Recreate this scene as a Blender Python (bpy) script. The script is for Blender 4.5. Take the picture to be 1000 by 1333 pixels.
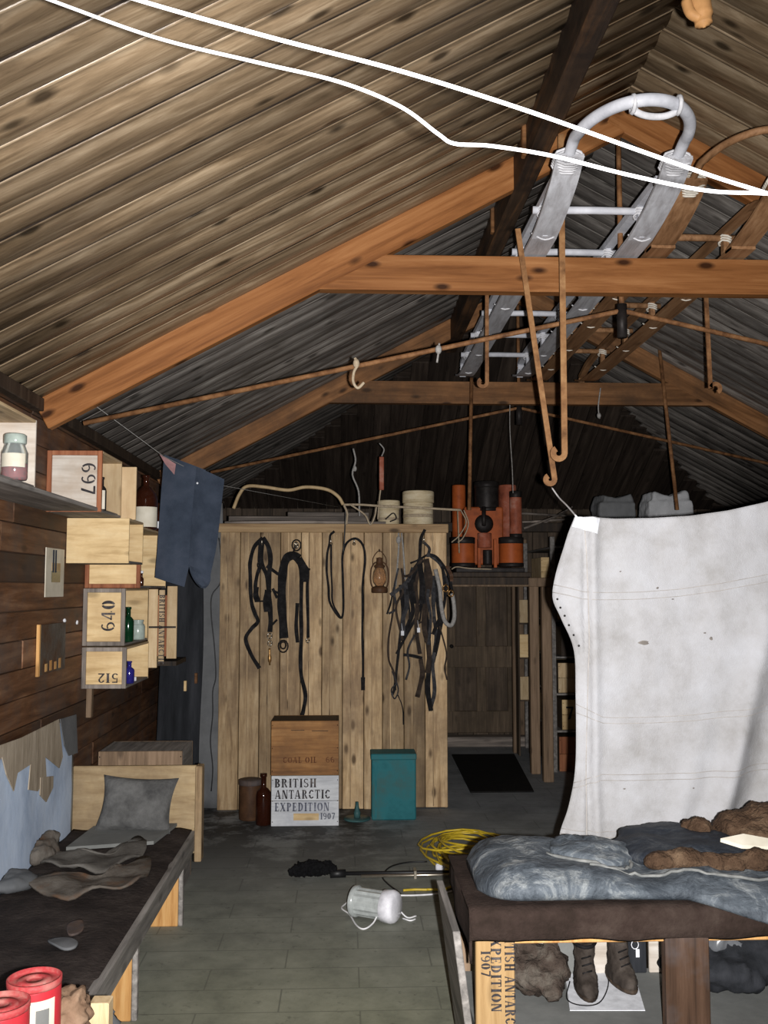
import bpy, math, random
from mathutils import Vector, Matrix, noise
random.seed(7)
PI = math.pi
scene = bpy.context.scene
for o in list(bpy.data.objects): bpy.data.objects.remove(o)
COL = scene.collection

# ------------------------------------------------------------------ camera, world, lights, exposure
F = 1250.0; CAMH = 1.6
PITCH = math.atan(98.5 / F); YAW = math.atan(50.0 / F * math.cos(PITCH))
cam_d = bpy.data.cameras.new('camera'); cam = bpy.data.objects.new('camera', cam_d); COL.objects.link(cam)
cam.location = (0, 0, CAMH); cam.rotation_euler = (PI / 2 + PITCH, 0, -YAW)
cam_d.sensor_fit = 'VERTICAL'; cam_d.sensor_height = 36.0; cam_d.sensor_width = 27.0
cam_d.lens = 36.0 * F / 1333.0; cam_d.clip_start = 0.05; cam_d.clip_end = 60
scene.camera = cam

w = bpy.data.worlds.new('world'); scene.world = w; w.use_nodes = True
w.node_tree.nodes['Background'].inputs[0].default_value = (0.75, 0.85, 1.0, 1)
w.node_tree.nodes['Background'].inputs[1].default_value = 0.0

# the camera's flash: a hand's breadth to the right of the lens
fl_d = bpy.data.lights.new('camera_flash_offscreen', 'SPOT'); fl = bpy.data.objects.new('camera_flash_offscreen', fl_d); COL.objects.link(fl)
fl.location = (0.065, 0.0, CAMH - 0.012); fl.rotation_euler = (PI / 2 + PITCH, 0, -YAW)
fl_d.energy = 1250; fl_d.color = (1.0, 0.975, 0.965); fl_d.shadow_soft_size = 0.012
fl_d.spot_size = math.radians(100); fl_d.spot_blend = 1.0
vs = scene.view_settings
vs.view_transform = 'Standard'; vs.look = 'None'; vs.gamma = 1.0; vs.use_curve_mapping = False
vs.exposure = -0.1

# ------------------------------------------------------------------ helpers
_R = Vector((math.cos(YAW), -math.sin(YAW), 0))
_F = Vector((math.sin(YAW) * math.cos(PITCH), math.cos(YAW) * math.cos(PITCH), math.sin(PITCH)))
_U = _R.cross(_F)
def A(px, py, Y):
    """point of the place at depth Y seen in direction (px, py)"""
    d = _R * ((px - 500) / F) + _U * ((666.5 - py) / F) + _F
    return Vector((0, 0, CAMH)) + d * (Y / d.y)

OFF = {}
def link(o, parent=None, off=None):
    COL.objects.link(o)
    if parent is not None: o.parent = parent
    OFF[o.name] = Vector(off) if off is not None else Vector((0, 0, 0))
    return o
def tag(o, label=None, cat=None, group=None, kind=None):
    if label: o['label'] = label
    if cat: o['category'] = cat
    if group: o['group'] = group
    if kind: o['kind'] = kind
    return o
def thing(name, label, cat, loc=(0, 0, 0), group=None):
    o = bpy.data.objects.new(name, None); o.empty_display_size = 0.1
    o.location = loc; link(o, None, loc)
    return tag(o, label, cat, group)

def cr(pts, n=6, closed=False):
    """Catmull-Rom resample"""
    P = [Vector(p) for p in pts]; m = len(P); out = []
    rng = range(m) if closed else range(m - 1)
    for i in rng:
        p1, p2 = P[i], P[(i + 1) % m]
        p0 = P[(i - 1) % m] if (closed or i > 0) else p1 * 2 - p2
        p3 = P[(i + 2) % m] if (closed or i + 2 < m) else p2 * 2 - p1
        for k in range(n):
            t = k / n
            out.append(0.5 * ((2 * p1) + (p2 - p0) * t + (2 * p0 - 5 * p1 + 4 * p2 - p3) * t * t + (3 * p1 - p0 - 3 * p2 + p3) * t ** 3))
    if not closed: out.append(P[-1])
    return out

class MB:
    def __init__(s): s.v = []; s.f = []; s.sm = []
    def add(s, vs_, fs, smooth=False):
        b = len(s.v); s.v += [Vector(p) for p in vs_]
        for f in fs: s.f.append([b + i for i in f]); s.sm.append(smooth)
        return s
    def box(s, x0, x1, y0, y1, z0, z1, c=0.0, M=None):
        if c <= 0:
            vv = [(x, y, z) for z in (z0, z1) for y in (y0, y1) for x in (x0, x1)]
            ff = [(0, 2, 3, 1), (4, 5, 7, 6), (0, 1, 5, 4), (2, 6, 7, 3), (0, 4, 6, 2), (1, 3, 7, 5)]
        else:
            lo = (x0, y0, z0); hi = (x1, y1, z1); vv = []; idx = {}
            for sx in (0, 1):
                for sy in (0, 1):
                    for sz in (0, 1):
                        sg = (sx, sy, sz)
                        for a in range(3):
                            p = []
                            for k in range(3):
                                e = hi[k] if sg[k] else lo[k]
                                p.append(e if k == a else (e - c if sg[k] else e + c))
                            idx[(sg, a)] = len(vv); vv.append(tuple(p))
            ff = []
            for a in range(3):
                b, d = (a + 1) % 3, (a + 2) % 3
                for e in (0, 1):
                    q = []
                    for (u, v) in ((0, 0), (1, 0), (1, 1), (0, 1)):
                        sg = [0, 0, 0]; sg[a] = e; sg[b] = u; sg[d] = v; q.append(idx[(tuple(sg), a)])
                    ff.append(q if e else q[::-1])
                for u in (0, 1):
                    for v in (0, 1):
                        q = []
                        for (e, ax) in ((0, b), (1, b), (1, d), (0, d)):
                            sg = [0, 0, 0]; sg[a] = e; sg[b] = u; sg[d] = v; q.append(idx[(tuple(sg), ax)])
                        ff.append(q if u == v else q[::-1])
            for sx in (0, 1):
                for sy in (0, 1):
                    for sz in (0, 1):
                        t = [idx[((sx, sy, sz), a)] for a in range(3)]
                        ff.append(t if (sx + sy + sz) % 2 else t[::-1])
        if M is not None: vv = [M @ Vector(p) for p in vv]
        return s.add(vv, ff)
    def frame_box(s, o, ax, ay, az, c=0.0):
        """box from corner o spanned by three vectors"""
        o, ax, ay, az = map(Vector, (o, ax, ay, az))
        X, Y, Z = ax.length, ay.length, az.length
        a, b, d = ax / X, ay / Y, az / Z
        M = Matrix(((a.x, b.x, d.x, o.x), (a.y, b.y, d.y, o.y), (a.z, b.z, d.z, o.z), (0, 0, 0, 1)))
        return s.box(0, X, 0, Y, 0, Z, c, M)
    def tube(s, pts, r, n=8, closed=False, caps=True):
        P = [Vector(p) for p in pts]; m = len(P); rr = r if isinstance(r, (list, tuple)) else [r] * m
        vv = []; ff = []; prev = None
        for i in range(m):
            if closed: t = P[(i + 1) % m] - P[(i - 1) % m]
            else: t = P[min(i + 1, m - 1)] - P[max(i - 1, 0)]
            if t.length < 1e-9: t = Vector((0, 0, 1))
            t.normalize()
            if prev is None:
                up = Vector((0, 0, 1)) if abs(t.z) < 0.9 else Vector((1, 0, 0))
                a = t.cross(up).normalized()
            else:
                a = (prev - t * prev.dot(t))
                a = a.normalized() if a.length > 1e-6 else t.orthogonal().normalized()
            prev = a; b = t.cross(a)
            for k in range(n):
                an = 2 * PI * k / n; vv.append(P[i] + (a * math.cos(an) + b * math.sin(an)) * rr[i])
        for i in range(m if closed else m - 1):
            for k in range(n):
                i2 = (i + 1) % m
                ff.append((i * n + k, i2 * n + k, i2 * n + (k + 1) % n, i * n + (k + 1) % n)[::-1])
        if caps and not closed:
            ff.append(list(range(n))); ff.append([(m - 1) * n + k for k in range(n)][::-1])
        return s.add(vv, ff, True)
    def ribbon(s, pts, wd, th, nrm=(0, -1, 0)):
        P = [Vector(p) for p in pts]; N = Vector(nrm).normalized(); vv = []; ff = []; m = len(P)
        ww = wd if isinstance(wd, (list, tuple)) else [wd] * m
        for i in range(m):
            t = (P[min(i + 1, m - 1)] - P[max(i - 1, 0)])
            t = t.normalized() if t.length > 1e-9 else Vector((0, 0, 1))
            sd = t.cross(N); sd = sd.normalized() if sd.length > 1e-6 else Vector((1, 0, 0))
            sd *= ww[i] / 2; nn = N * th / 2
            vv += [P[i] - sd - nn, P[i] + sd - nn, P[i] + sd + nn, P[i] - sd + nn]
        for i in range(m - 1):
            for k in range(4):
                ff.append((i * 4 + k, i * 4 + (k + 1) % 4, i * 4 + 4 + (k + 1) % 4, i * 4 + 4 + k))
        ff.append((0, 3, 2, 1)); ff.append(tuple((m - 1) * 4 + k for k in range(4)))
        return s.add(vv, ff)
    def lathe(s, prof, c, n=20, M=None, smooth=True, wob=0.0):
        """prof: list of (r, z), about the z axis through c"""
        vv = []; ff = []; c = Vector(c); m = len(prof)
        for (r, z) in prof:
            for k in range(n):
                an = 2 * PI * k / n; rr = r * (1 + wob * (1 if k % 2 else -1))
                p = Vector((rr * math.cos(an), rr * math.sin(an), z))
                vv.append(c + (M @ p if M is not None else p))
        for i in range(m - 1):
            for k in range(n):
                ff.append((i * n + k, i * n + (k + 1) % n, (i + 1) * n + (k + 1) % n, (i + 1) * n + k))
        if prof[0][0] > 1e-6: ff.append(list(range(n))[::-1])
        if prof[-1][0] > 1e-6: ff.append([(m - 1) * n + k for k in range(n)])
        return s.add(vv, ff, smooth)
    def grid(s, fn, nu, nv, th=None, smooth=True):
        """surface fn(u,v) -> point; th: offset vector or function giving a second side"""
        vv = [fn(i / nu, j / nv) for j in range(nv + 1) for i in range(nu + 1)]
        W = nu + 1
        ff = [(j * W + i, j * W + i + 1, (j + 1) * W + i + 1, (j + 1) * W + i) for j in range(nv) for i in range(nu)]
        if th is not None:
            b = len(vv); t = Vector(th)
            vv += [Vector(p) + t for p in vv[:b]]
            ff += [tuple(b + k for k in f[::-1]) for f in ff]
            rim = [i for i in range(W)] + [j * W + nu for j in range(1, nv + 1)] + [nv * W + i for i in range(nu - 1, -1, -1)] + [j * W for j in range(nv - 1, 0, -1)]
            for k in range(len(rim)):
                a, c2 = rim[k], rim[(k + 1) % len(rim)]
                ff.append((a, b + a, b + c2, c2))
        return s.add(vv, ff, smooth)
    def loft(s, rings, smooth=True):
        n = len(rings[0]); vv = [p for r in rings for p in r]; ff = []
        for i in range(len(rings) - 1):
            for k in range(n):
                ff.append((i * n + k, i * n + (k + 1) % n, (i + 1) * n + (k + 1) % n, (i + 1) * n + k))
        ff.append(list(range(n))[::-1]); ff.append([(len(rings) - 1) * n + k for k in range(n)])
        return s.add(vv, ff, smooth)
    def ell(s, c, r, n=12, M=None):
        prof = [(max(1e-7, math.sin(PI * i / (n // 2 + 2))), -math.cos(PI * i / (n // 2 + 2))) for i in range(n // 2 + 3)]
        vv = []; ff = []; c = Vector(c)
        for (a, z) in prof:
            for k in range(n):
                p = Vector((a * math.cos(2 * PI * k / n) * r[0], a * math.sin(2 * PI * k / n) * r[1], z * r[2]))
                vv.append(c + (M @ p if M is not None else p))
        m = len(prof)
        for i in range(m - 1):
            for k in range(n):
                ff.append((i * n + k, i * n + (k + 1) % n, (i + 1) * n + (k + 1) % n, (i + 1) * n + k))
        return s.add(vv, ff, True)
    def poly(s, pts, nrm, th):
        """flat outline with thickness th against nrm"""
        P = [Vector(p) for p in pts]; N = Vector(nrm).normalized() * th; m = len(P)
        return s.add(P + [p - N for p in P], [list(range(m)), list(range(2 * m - 1, m - 1, -1))] + [(i, m + i, m + (i + 1) % m, (i + 1) % m) for i in range(m)])
    def mesh(s, name, off=(0, 0, 0)):
        me = bpy.data.meshes.new(name); o = Vector(off)
        me.from_pydata([tuple(p - o) for p in s.v], [], s.f)
        me.polygons.foreach_set('use_smooth', s.sm); me.update()
        return me
    def build(s, name, mat, parent=None, fixn=True):
        if parent is not None: off = OFF[parent.name]
        else:
            xs = [p.x for p in s.v]; ys = [p.y for p in s.v]; zs = [p.z for p in s.v]
            off = Vector(((min(xs) + max(xs)) / 2, (min(ys) + max(ys)) / 2, min(zs)))
        me = s.mesh(name, off)
        if fixn:
            import bmesh
            bm = bmesh.new(); bm.from_mesh(me); bmesh.ops.recalc_face_normals(bm, faces=bm.faces); bm.to_mesh(me); bm.free()
        o = bpy.data.objects.new(name, me); me.materials.append(mat)
        if parent is None: o.location = off
        link(o, parent, off)
        return o
    def remesh(s, voxel, smooth_it=3, disp=0.0, dscale=8.0):
        me = s.mesh('tmp'); ob = bpy.data.objects.new('tmp', me); COL.objects.link(ob)
        m = ob.modifiers.new('r', 'REMESH'); m.mode = 'VOXEL'; m.voxel_size = voxel
        m2 = ob.modifiers.new('s', 'SMOOTH'); m2.iterations = smooth_it; m2.factor = 0.5
        dg = bpy.context.evaluated_depsgraph_get(); ev = ob.evaluated_get(dg); em = ev.to_mesh()
        out = MB(); out.v = [v.co.copy() for v in em.vertices]
        if disp:
            nn = [v.normal.copy() for v in em.vertices]
            for i in range(len(out.v)):
                p = out.v[i]; out.v[i] = p + nn[i] * (noise.fractal(p * dscale, 0.8, 2.0, 4) * disp)
        out.f = [list(p.vertices) for p in em.polygons]; out.sm = [True] * len(out.f)
        ev.to_mesh_clear(); bpy.data.objects.remove(ob); bpy.data.meshes.remove(me)
        return out

def inst(name, me, parent, loc, rot=(0, 0, 0), scl=(1, 1, 1)):
    o = bpy.data.objects.new(name, me)
    o.location = Vector(loc) - (OFF[parent.name] if parent is not None else Vector()); o.rotation_euler = rot; o.scale = scl
    return link(o, parent, loc)

# ------------------------------------------------------------------ materials
def nmat(name):
    m = bpy.data.materials.new(name); m.use_nodes = True
    nt = m.node_tree; return m, nt, nt.nodes['Principled BSDF'], nt.nodes.new
def ramp(nt, fac, cols):
    r = nt.nodes.new('ShaderNodeValToRGB'); e = r.color_ramp.elements
    while len(e) < len(cols): e.new(0.5)
    for i, (p, c) in enumerate(cols):
        e[i].position = p; e[i].color = (c[0], c[1], c[2], 1)
    nt.links.new(fac, r.inputs[0]); return r
def mathn(nt, op, a, b=None, c=None):
    n = nt.nodes.new('ShaderNodeMath'); n.operation = op
    for i, v in enumerate((a, b, c)):
        if v is None: continue
        if hasattr(v, 'links'): nt.links.new(v, n.inputs[i])
        else: n.inputs[i].default_value = v
    return n.outputs[0]
def coords(nt, scale=(1, 1, 1), rnd=True):
    tc = nt.nodes.new('ShaderNodeTexCoord'); oi = nt.nodes.new('ShaderNodeObjectInfo')
    mp = nt.nodes.new('ShaderNodeMapping'); mp.inputs['Scale'].default_value = scale
    if rnd:
        va = nt.nodes.new('ShaderNodeVectorMath'); va.operation = 'ADD'
        mu = mathn(nt, 'MULTIPLY', oi.outputs['Random'], 37.0)
        cb = nt.nodes.new('ShaderNodeCombineXYZ')
        for k in range(3): nt.links.new(mu, cb.inputs[k])
        nt.links.new(tc.outputs['Object'], va.inputs[0]); nt.links.new(cb.outputs[0], va.inputs[1])
        nt.links.new(va.outputs[0], mp.inputs[0])
    else: nt.links.new(tc.outputs['Object'], mp.inputs[0])
    return mp.outputs[0], oi, tc
def noisen(nt, vec, scale, detail=4, rough=0.6, dist=0.0):
    n = nt.nodes.new('ShaderNodeTexNoise'); n.inputs['Scale'].default_value = scale
    n.inputs['Detail'].default_value = detail; n.inputs['Roughness'].default_value = rough; n.inputs['Distortion'].default_value = dist
    nt.links.new(vec, n.inputs['Vector']); return n.outputs['Fac']
def mixc(nt, fac, a, b, mode='MIX'):
    n = nt.nodes.new('ShaderNodeMix'); n.data_type = 'RGBA'; n.blend_type = mode
    for k, v in ((0, fac), (6, a), (7, b)):
        if hasattr(v, 'links'): nt.links.new(v, n.inputs[k])
        else: n.inputs[k].default_value = v if k == 0 else (v[0], v[1], v[2], 1)
    return n.outputs[2]
def bumpn(nt, h, bs, strength, dist=0.01):
    b = nt.nodes.new('ShaderNodeBump'); b.inputs['Strength'].default_value = strength; b.inputs['Distance'].default_value = dist
    nt.links.new(h, b.inputs['Height']); nt.links.new(b.outputs[0], bs.inputs['Normal'])

def wood(name, c1, c2, c3, axis='x', rough=0.55, vary=0.35, knots=0.8, grime=None, grain=1.0, bump=0.4, spec=0.15, longk=1.0):
    """grain stretched along axis; c1 dark streak, c2 body, c3 light streak"""
    m, nt, bs, new = nmat(name); bs.inputs['Specular IOR Level'].default_value = spec
    long_, cross = 0.9 * grain * longk, 14.0 * grain
    sc = {'x': (long_, cross, cross), 'y': (cross, long_, cross), 'z': (cross, cross, long_)}[axis]
    v, oi, tc = coords(nt, sc)
    n1 = noisen(nt, v, 2.2, 6, 0.65, 0.4)
    r = ramp(nt, n1, [(0.28, c1), (0.5, c2), (0.74, c3)])
    col = r.outputs[0]
    ks = {'x': (3.4, 8, 8), 'y': (8, 3.4, 8), 'z': (8, 8, 3.4)}[axis]
    vk, _, _ = coords(nt, ks)
    vo = nt.nodes.new('ShaderNodeTexVoronoi'); vo.inputs['Scale'].default_value = 1.15; nt.links.new(vk, vo.inputs['Vector'])
    kr = ramp(nt, vo.outputs['Distance'], [(0.09, (1, 1, 1)), (0.20, (0, 0, 0))])
    col = mixc(nt, mathn(nt, 'MULTIPLY', kr.outputs[0], knots), col, [x * 0.35 for x in c1])
    if grime:
        vg, _, _ = coords(nt, (1, 1, 1))
        g = noisen(nt, vg, 2.3, 5, 0.7)
        gr = ramp(nt, g, [(0.42, (0, 0, 0)), (0.68, (1, 1, 1))])
        col = mixc(nt, mathn(nt, 'MULTIPLY', gr.outputs[0], 0.75), col, grime)
    hs = nt.nodes.new('ShaderNodeHueSaturation'); nt.links.new(col, hs.inputs['Color'])
    mr = nt.nodes.new('ShaderNodeMapRange'); mr.inputs[3].default_value = 1 - vary; mr.inputs[4].default_value = 1 + vary
    nt.links.new(oi.outputs['Random'], mr.inputs[0]); nt.links.new(mr.outputs[0], hs.inputs['Value'])
    nt.links.new(hs.outputs[0], bs.inputs['Base Color'])
    rr = mathn(nt, 'MULTIPLY_ADD', n1, 0.3, rough - 0.15); nt.links.new(rr, bs.inputs['Roughness'])
    bumpn(nt, mathn(nt, 'SUBTRACT', n1, mathn(nt, 'MULTIPLY', kr.outputs[0], 0.5)), bs, bump, 0.004)
    return m
def mottled(name, cols, scale=6, rough=0.8, bump=0.3, bdist=0.01, bscale=30, metal=0.0, detail=5, stretch=(1, 1, 1), spec=0.15):
    m, nt, bs, new = nmat(name)
    v, oi, tc = coords(nt, stretch)
    n1 = noisen(nt, v, scale, detail, 0.65)
    k = len(cols); r = ramp(nt, n1, [(0.3 + 0.4 * i / max(1, k - 1), c) for i, c in enumerate(cols)])
    nt.links.new(r.outputs[0], bs.inputs['Base Color']); bs.inputs['Roughness'].default_value = rough; bs.inputs['Metallic'].default_value = metal
    if spec is not None: bs.inputs['Specular IOR Level'].default_value = spec
    if bump: bumpn(nt, noisen(nt, v, bscale, 4, 0.6), bs, bump, bdist)
    return m
def plain(name, c, rough=0.6, metal=0.0, **kw):
    m, nt, bs, new = nmat(name)
    v, oi, tc = coords(nt); n1 = noisen(nt, v, 25, 3)
    r = ramp(nt, n1, [(0.3, [x * 0.8 for x in c]), (0.7, [min(1, x * 1.15) for x in c])])
    nt.links.new(r.outputs[0], bs.inputs['Base Color']); bs.inputs['Roughness'].default_value = rough; bs.inputs['Metallic'].default_value = metal
    for k, val in kw.items(): bs.inputs[k.replace('_', ' ')].default_value = val
    return m
def glass(name, c, rough=0.06):
    m, nt, bs, new = nmat(name)
    bs.inputs['Base Color'].default_value = (*c, 1); bs.inputs['Roughness'].default_value = rough
    bs.inputs['Transmission Weight'].default_value = 0.85; bs.inputs['IOR'].default_value = 1.45
    return m

M = {}
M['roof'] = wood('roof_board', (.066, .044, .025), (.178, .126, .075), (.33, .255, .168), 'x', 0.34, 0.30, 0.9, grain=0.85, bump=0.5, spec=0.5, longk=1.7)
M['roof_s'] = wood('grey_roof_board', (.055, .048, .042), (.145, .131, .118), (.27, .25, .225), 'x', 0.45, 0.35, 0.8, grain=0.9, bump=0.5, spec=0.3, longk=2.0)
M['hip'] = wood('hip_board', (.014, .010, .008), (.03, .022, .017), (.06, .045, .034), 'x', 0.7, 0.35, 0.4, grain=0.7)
M['rafter'] = wood('rafter_wood', (.10, .034, .010), (.225, .09, .029), (.34, .158, .06), 'x', 0.5, 0.06, 1.0, grain=0.7)
M['rafter_b'] = wood('rafter_weathered', (.08, .035, .013), (.20, .092, .036), (.32, .16, .07), 'x', 0.6, 0.15, 0.9, grime=(.06, .035, .02), grain=0.7)
M['purlin'] = wood('sooty_purlin', (.02, .014, .01), (.055, .033, .02), (.16, .075, .03), 'y', 0.6, 0.05, 0.6, grime=(.008, .007, .007), grain=0.6)
M['wallb'] = wood('wall_board', (.05, .022, .012), (.14, .065, .032), (.26, .145, .08), 'y', 0.6, 0.5, 0.6, grime=(.085, .072, .066), grain=0.8, longk=1.6)
M['pine'] = wood('partition_pine', (.19, .115, .055), (.43, .30, .165), (.60, .455, .28), 'z', 0.6, 0.34, 0.95, grime=(.17, .115, .07), grain=0.9, longk=1.6)
M['pine_x'] = wood('pine_rail', (.20, .12, .055), (.38, .25, .13), (.5, .36, .2), 'x', 0.6, 0.2, 0.9, grain=0.7)
M['pine_y'] = wood('pine_crate_side', (.28, .19, .10), (.5, .37, .22), (.62, .49, .32), 'y', 0.6, 0.2, 0.7, grain=0.7)
M['crate'] = wood('crate_pine', (.46, .31, .14), (.72, .53, .28), (.82, .65, .38), 'x', 0.6, 0.12, 0.6, grain=0.9, longk=2.0, grime=(.50, .34, .17))
M['crate_z'] = wood('crate_pine_upright', (.38, .26, .13), (.58, .44, .26), (.70, .56, .37), 'z', 0.6, 0.2, 0.6, grain=0.9, longk=2.0, grime=(.42, .29, .16))
M['crate_gray'] = wood('crate_batten', (.10, .085, .075), (.22, .19, .165), (.34, .30, .26), 'z', 0.7, 0.25, 0.3, grain=0.8)
M['headb'] = wood('grimy_headboard', (.25, .165, .08), (.42, .31, .17), (.54, .42, .25), 'x', 0.6, 0.05, 0.5, grime=(.20, .14, .085), grain=0.9, longk=2.0)
M['redwood'] = wood('red_stained_batten', (.12, .04, .018), (.26, .095, .045), (.36, .16, .08), 'z', 0.6, 0.1, 0.3)
M['palewood'] = wood('scoured_pale_board', (.40, .36, .31), (.58, .54, .48), (.70, .67, .62), 'x', 0.7, 0.05, 0.1, grime=(.42, .33, .25))
M['brownc'] = wood('brown_crate', (.13, .055, .02), (.33, .16, .055), (.46, .25, .10), 'x', 0.6, 0.1, 0.6, grime=(.12, .06, .03))
M['whitec'] = wood('whitewashed_crate', (.44, .45, .46), (.66, .68, .70), (.80, .82, .84), 'x', 0.7, 0.05, 0.2, grime=(.40, .42, .47), longk=2.0)
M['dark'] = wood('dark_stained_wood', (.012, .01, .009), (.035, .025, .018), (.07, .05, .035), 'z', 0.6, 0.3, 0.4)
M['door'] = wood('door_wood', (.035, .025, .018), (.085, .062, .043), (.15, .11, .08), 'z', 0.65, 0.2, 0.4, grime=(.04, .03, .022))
M['door_r'] = wood('door_frame_wood', (.05, .036, .024), (.115, .083, .055), (.19, .14, .095), 'z', 0.65, 0.15, 0.4, grime=(.06, .045, .03))
M['postw'] = wood('post_wood', (.09, .06, .038), (.20, .135, .085), (.30, .21, .14), 'z', 0.6, 0.2, 0.6)
M['greywood'] = wood('weathered_grey_wood', (.10, .095, .09), (.22, .205, .19), (.38, .355, .33), 'y', 0.7, 0.2, 0.4)
M['greywood_x'] = wood('weathered_grey_pole', (.07, .06, .055), (.17, .145, .125), (.33, .28, .24), 'x', 0.7, 0.35, 0.3)
M['legw'] = wood('orange_leg_wood', (.35, .15, .04), (.60, .33, .12), (.72, .46, .20), 'z', 0.55, 0.05, 0.5)
M['stainw'] = wood('stained_brown_post', (.03, .018, .012), (.075, .042, .026), (.12, .07, .045), 'z', 0.6, 0.1, 0.3, grime=(.11, .105, .11))
M['stencilw'] = wood('stencilled_post_wood', (.20, .115, .045), (.34, .215, .095), (.45, .30, .145), 'z', 0.6, 0.05, 0.3)
M['sledgew'] = mottled('white_sledge', [(.36, .37, .40), (.50, .51, .55), (.64, .65, .69)], 7, 0.6, 0.3, 0.004)
M['sledgeb'] = wood('brown_sledge_wood', (.11, .055, .025), (.24, .125, .06), (.36, .21, .11), 'y', 0.6, 0.1, 0.4)
M['sledgegrey'] = wood('runner_underside', (.27, .26, .265), (.42, .42, .44), (.56, .57, .60), 'y', 0.6, 0.08, 0.15, longk=2.0)
M['wlash'] = plain('white_lashing', (.58, .58, .60), 0.8)
M['lash'] = plain('lashing_cord', (.62, .58, .50), 0.8)
M['rod'] = mottled('rusty_rod', [(.07, .032, .015), (.17, .08, .034), (.28, .145, .065)], 18, 0.65, 0.3, 0.002)
M['hook'] = mottled('rusty_hook_strap', [(.12, .055, .022), (.24, .12, .05), (.34, .19, .085)], 14, 0.6, 0.3, 0.002)
M['hook_pale'] = mottled('pale_worn_wood', [(.22, .11, .04), (.36, .19, .075)], 14, 0.6, 0.3, 0.002)
M['iron'] = mottled('dark_iron', [(.012, .010, .010), (.03, .026, .024)], 20, 0.5, 0.3, 0.002, metal=0.3)
M['steel'] = plain('bright_metal', (.62, .56, .46), 0.3, 0.9)
M['brass'] = plain('aged_brass', (.42, .24, .09), 0.35, 0.8)
M['leather'] = mottled('black_leather', [(.004, .004, .005), (.009, .0085, .009), (.022, .021, .022)], 22, 0.75, 0.5, 0.004, spec=0.12)
M['leather_g'] = mottled('greyed_leather', [(.012, .012, .014), (.03, .03, .033), (.07, .068, .07)], 22, 0.7, 0.5, 0.004)
M['leather_b'] = mottled('dark_brown_leather', [(.012, .008, .006), (.03, .02, .014), (.05, .034, .024)], 22, 0.7, 0.5, 0.004)
M['brownleather'] = mottled('brown_leather', [(.05, .025, .014), (.10, .05, .025)], 18, 0.55, 0.3, 0.002)
M['rope'] = mottled('old_rope', [(.28, .22, .15), (.46, .38, .27)], 60, 0.9, 0.6, 0.003)
M['greyrope'] = mottled('grey_rope', [(.20, .19, .18), (.38, .37, .35)], 60, 0.9, 0.6, 0.003)
M['cane'] = mottled('bent_cane', [(.33, .23, .12), (.52, .39, .22)], 12, 0.5, 0.2, 0.002)
M['cable'] = plain('white_cable', (.86, .86, .88), 0.45)
M['yellow'] = plain('yellow_cable', (.60, .43, .03), 0.4)
M['black'] = plain('black_plastic', (.008, .008, .009), 0.5)
M['fluff'] = mottled('black_fluff', [(.004, .004, .005), (.012, .012, .013)], 80, 1.0, 1.0, 0.02, bscale=90)
M['denim'] = mottled('navy_wool', [(.024, .032, .048), (.04, .052, .075), (.058, .07, .098)], 5, 0.95, 0.6, 0.003, bscale=160)
M['pink'] = plain('faded_pink_cloth', (.30, .16, .16), 0.9)
M['felt'] = mottled('black_felt', [(.012, .013, .015), (.022, .024, .028), (.038, .04, .046)], 3, 0.9, 0.4, 0.004, bscale=60, stretch=(4, 4, .6))
M['greycanvas'] = mottled('grey_canvas', [(.10, .105, .11), (.17, .175, .18)], 4, 0.9, 0.3, 0.003, bscale=60)
M['bluepaint'] = mottled('pale_blue_lining', [(.34, .44, .60), (.52, .63, .80), (.62, .72, .86)], 4, 0.8, 0.35, 0.01, bscale=9, stretch=(1, 1, .7))
M['paper'] = mottled('brown_torn_paper', [(.22, .18, .13), (.36, .30, .225), (.48, .41, .32)], 5, 0.9, 0.4, 0.006, bscale=14, stretch=(1, 3, .6))
M['greycloth'] = mottled('grey_pillow_cloth', [(.05, .05, .05), (.10, .10, .098), (.15, .15, .147)], 9, 0.95, 0.8, 0.012, bscale=18)
M['hide'] = mottled('stiff_hide', [(.10, .05, .025), (.105, .09, .075), (.17, .155, .135)], 6, 0.8, 0.6, 0.008, bscale=26)
M['hide2'] = mottled('grey_hide', [(.075, .068, .06), (.12, .112, .10), (.17, .16, .145)], 7, 0.8, 0.6, 0.008, bscale=26)
M['kraft'] = mottled('brown_wrapping_paper', [(.13, .075, .045), (.22, .14, .09), (.32, .22, .15)], 9, 0.9, 0.5, 0.006)
M['slate'] = mottled('grey_slab', [(.15, .155, .148), (.22, .225, .215)], 6, 0.8, 0.3, 0.003)
M['mattress'] = mottled('dark_blanket', [(.018, .014, .013), (.036, .028, .025), (.062, .05, .044)], 7, 0.95, 0.8, 0.008, bscale=50)
M['brownfelt'] = mottled('brown_felt_blanket', [(.018, .012, .009), (.032, .021, .017), (.052, .037, .03)], 10, 0.95, 0.8, 0.005, bscale=90)
M['fur'] = mottled('brown_fur', [(.035, .02, .012), (.075, .045, .027), (.15, .10, .062)], 11, 0.95, 1.0, 0.02, bscale=45)
M['tealbox'] = mottled('teal_tin', [(.012, .10, .115), (.022, .15, .17), (.045, .12, .12)], 5, 0.6, 0.3, 0.003)
M['tealtin'] = mottled('teal_glass', [(.03, .08, .085), (.06, .14, .14)], 8, 0.4, 0.1)
M['orange'] = mottled('orange_paint', [(.15, .035, .010), (.33, .075, .018), (.42, .10, .025)], 6, 0.5, 0.3, 0.003)
M['rustred'] = mottled('rust_red_paint', [(.16, .045, .025), (.30, .085, .045), (.40, .20, .15)], 9, 0.55, 0.3, 0.003)
M['cream'] = mottled('cream_tub', [(.38, .30, .18), (.55, .46, .30), (.66, .58, .42)], 8, 0.6, 0.2, 0.003, stretch=(1, 1, 5))
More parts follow.
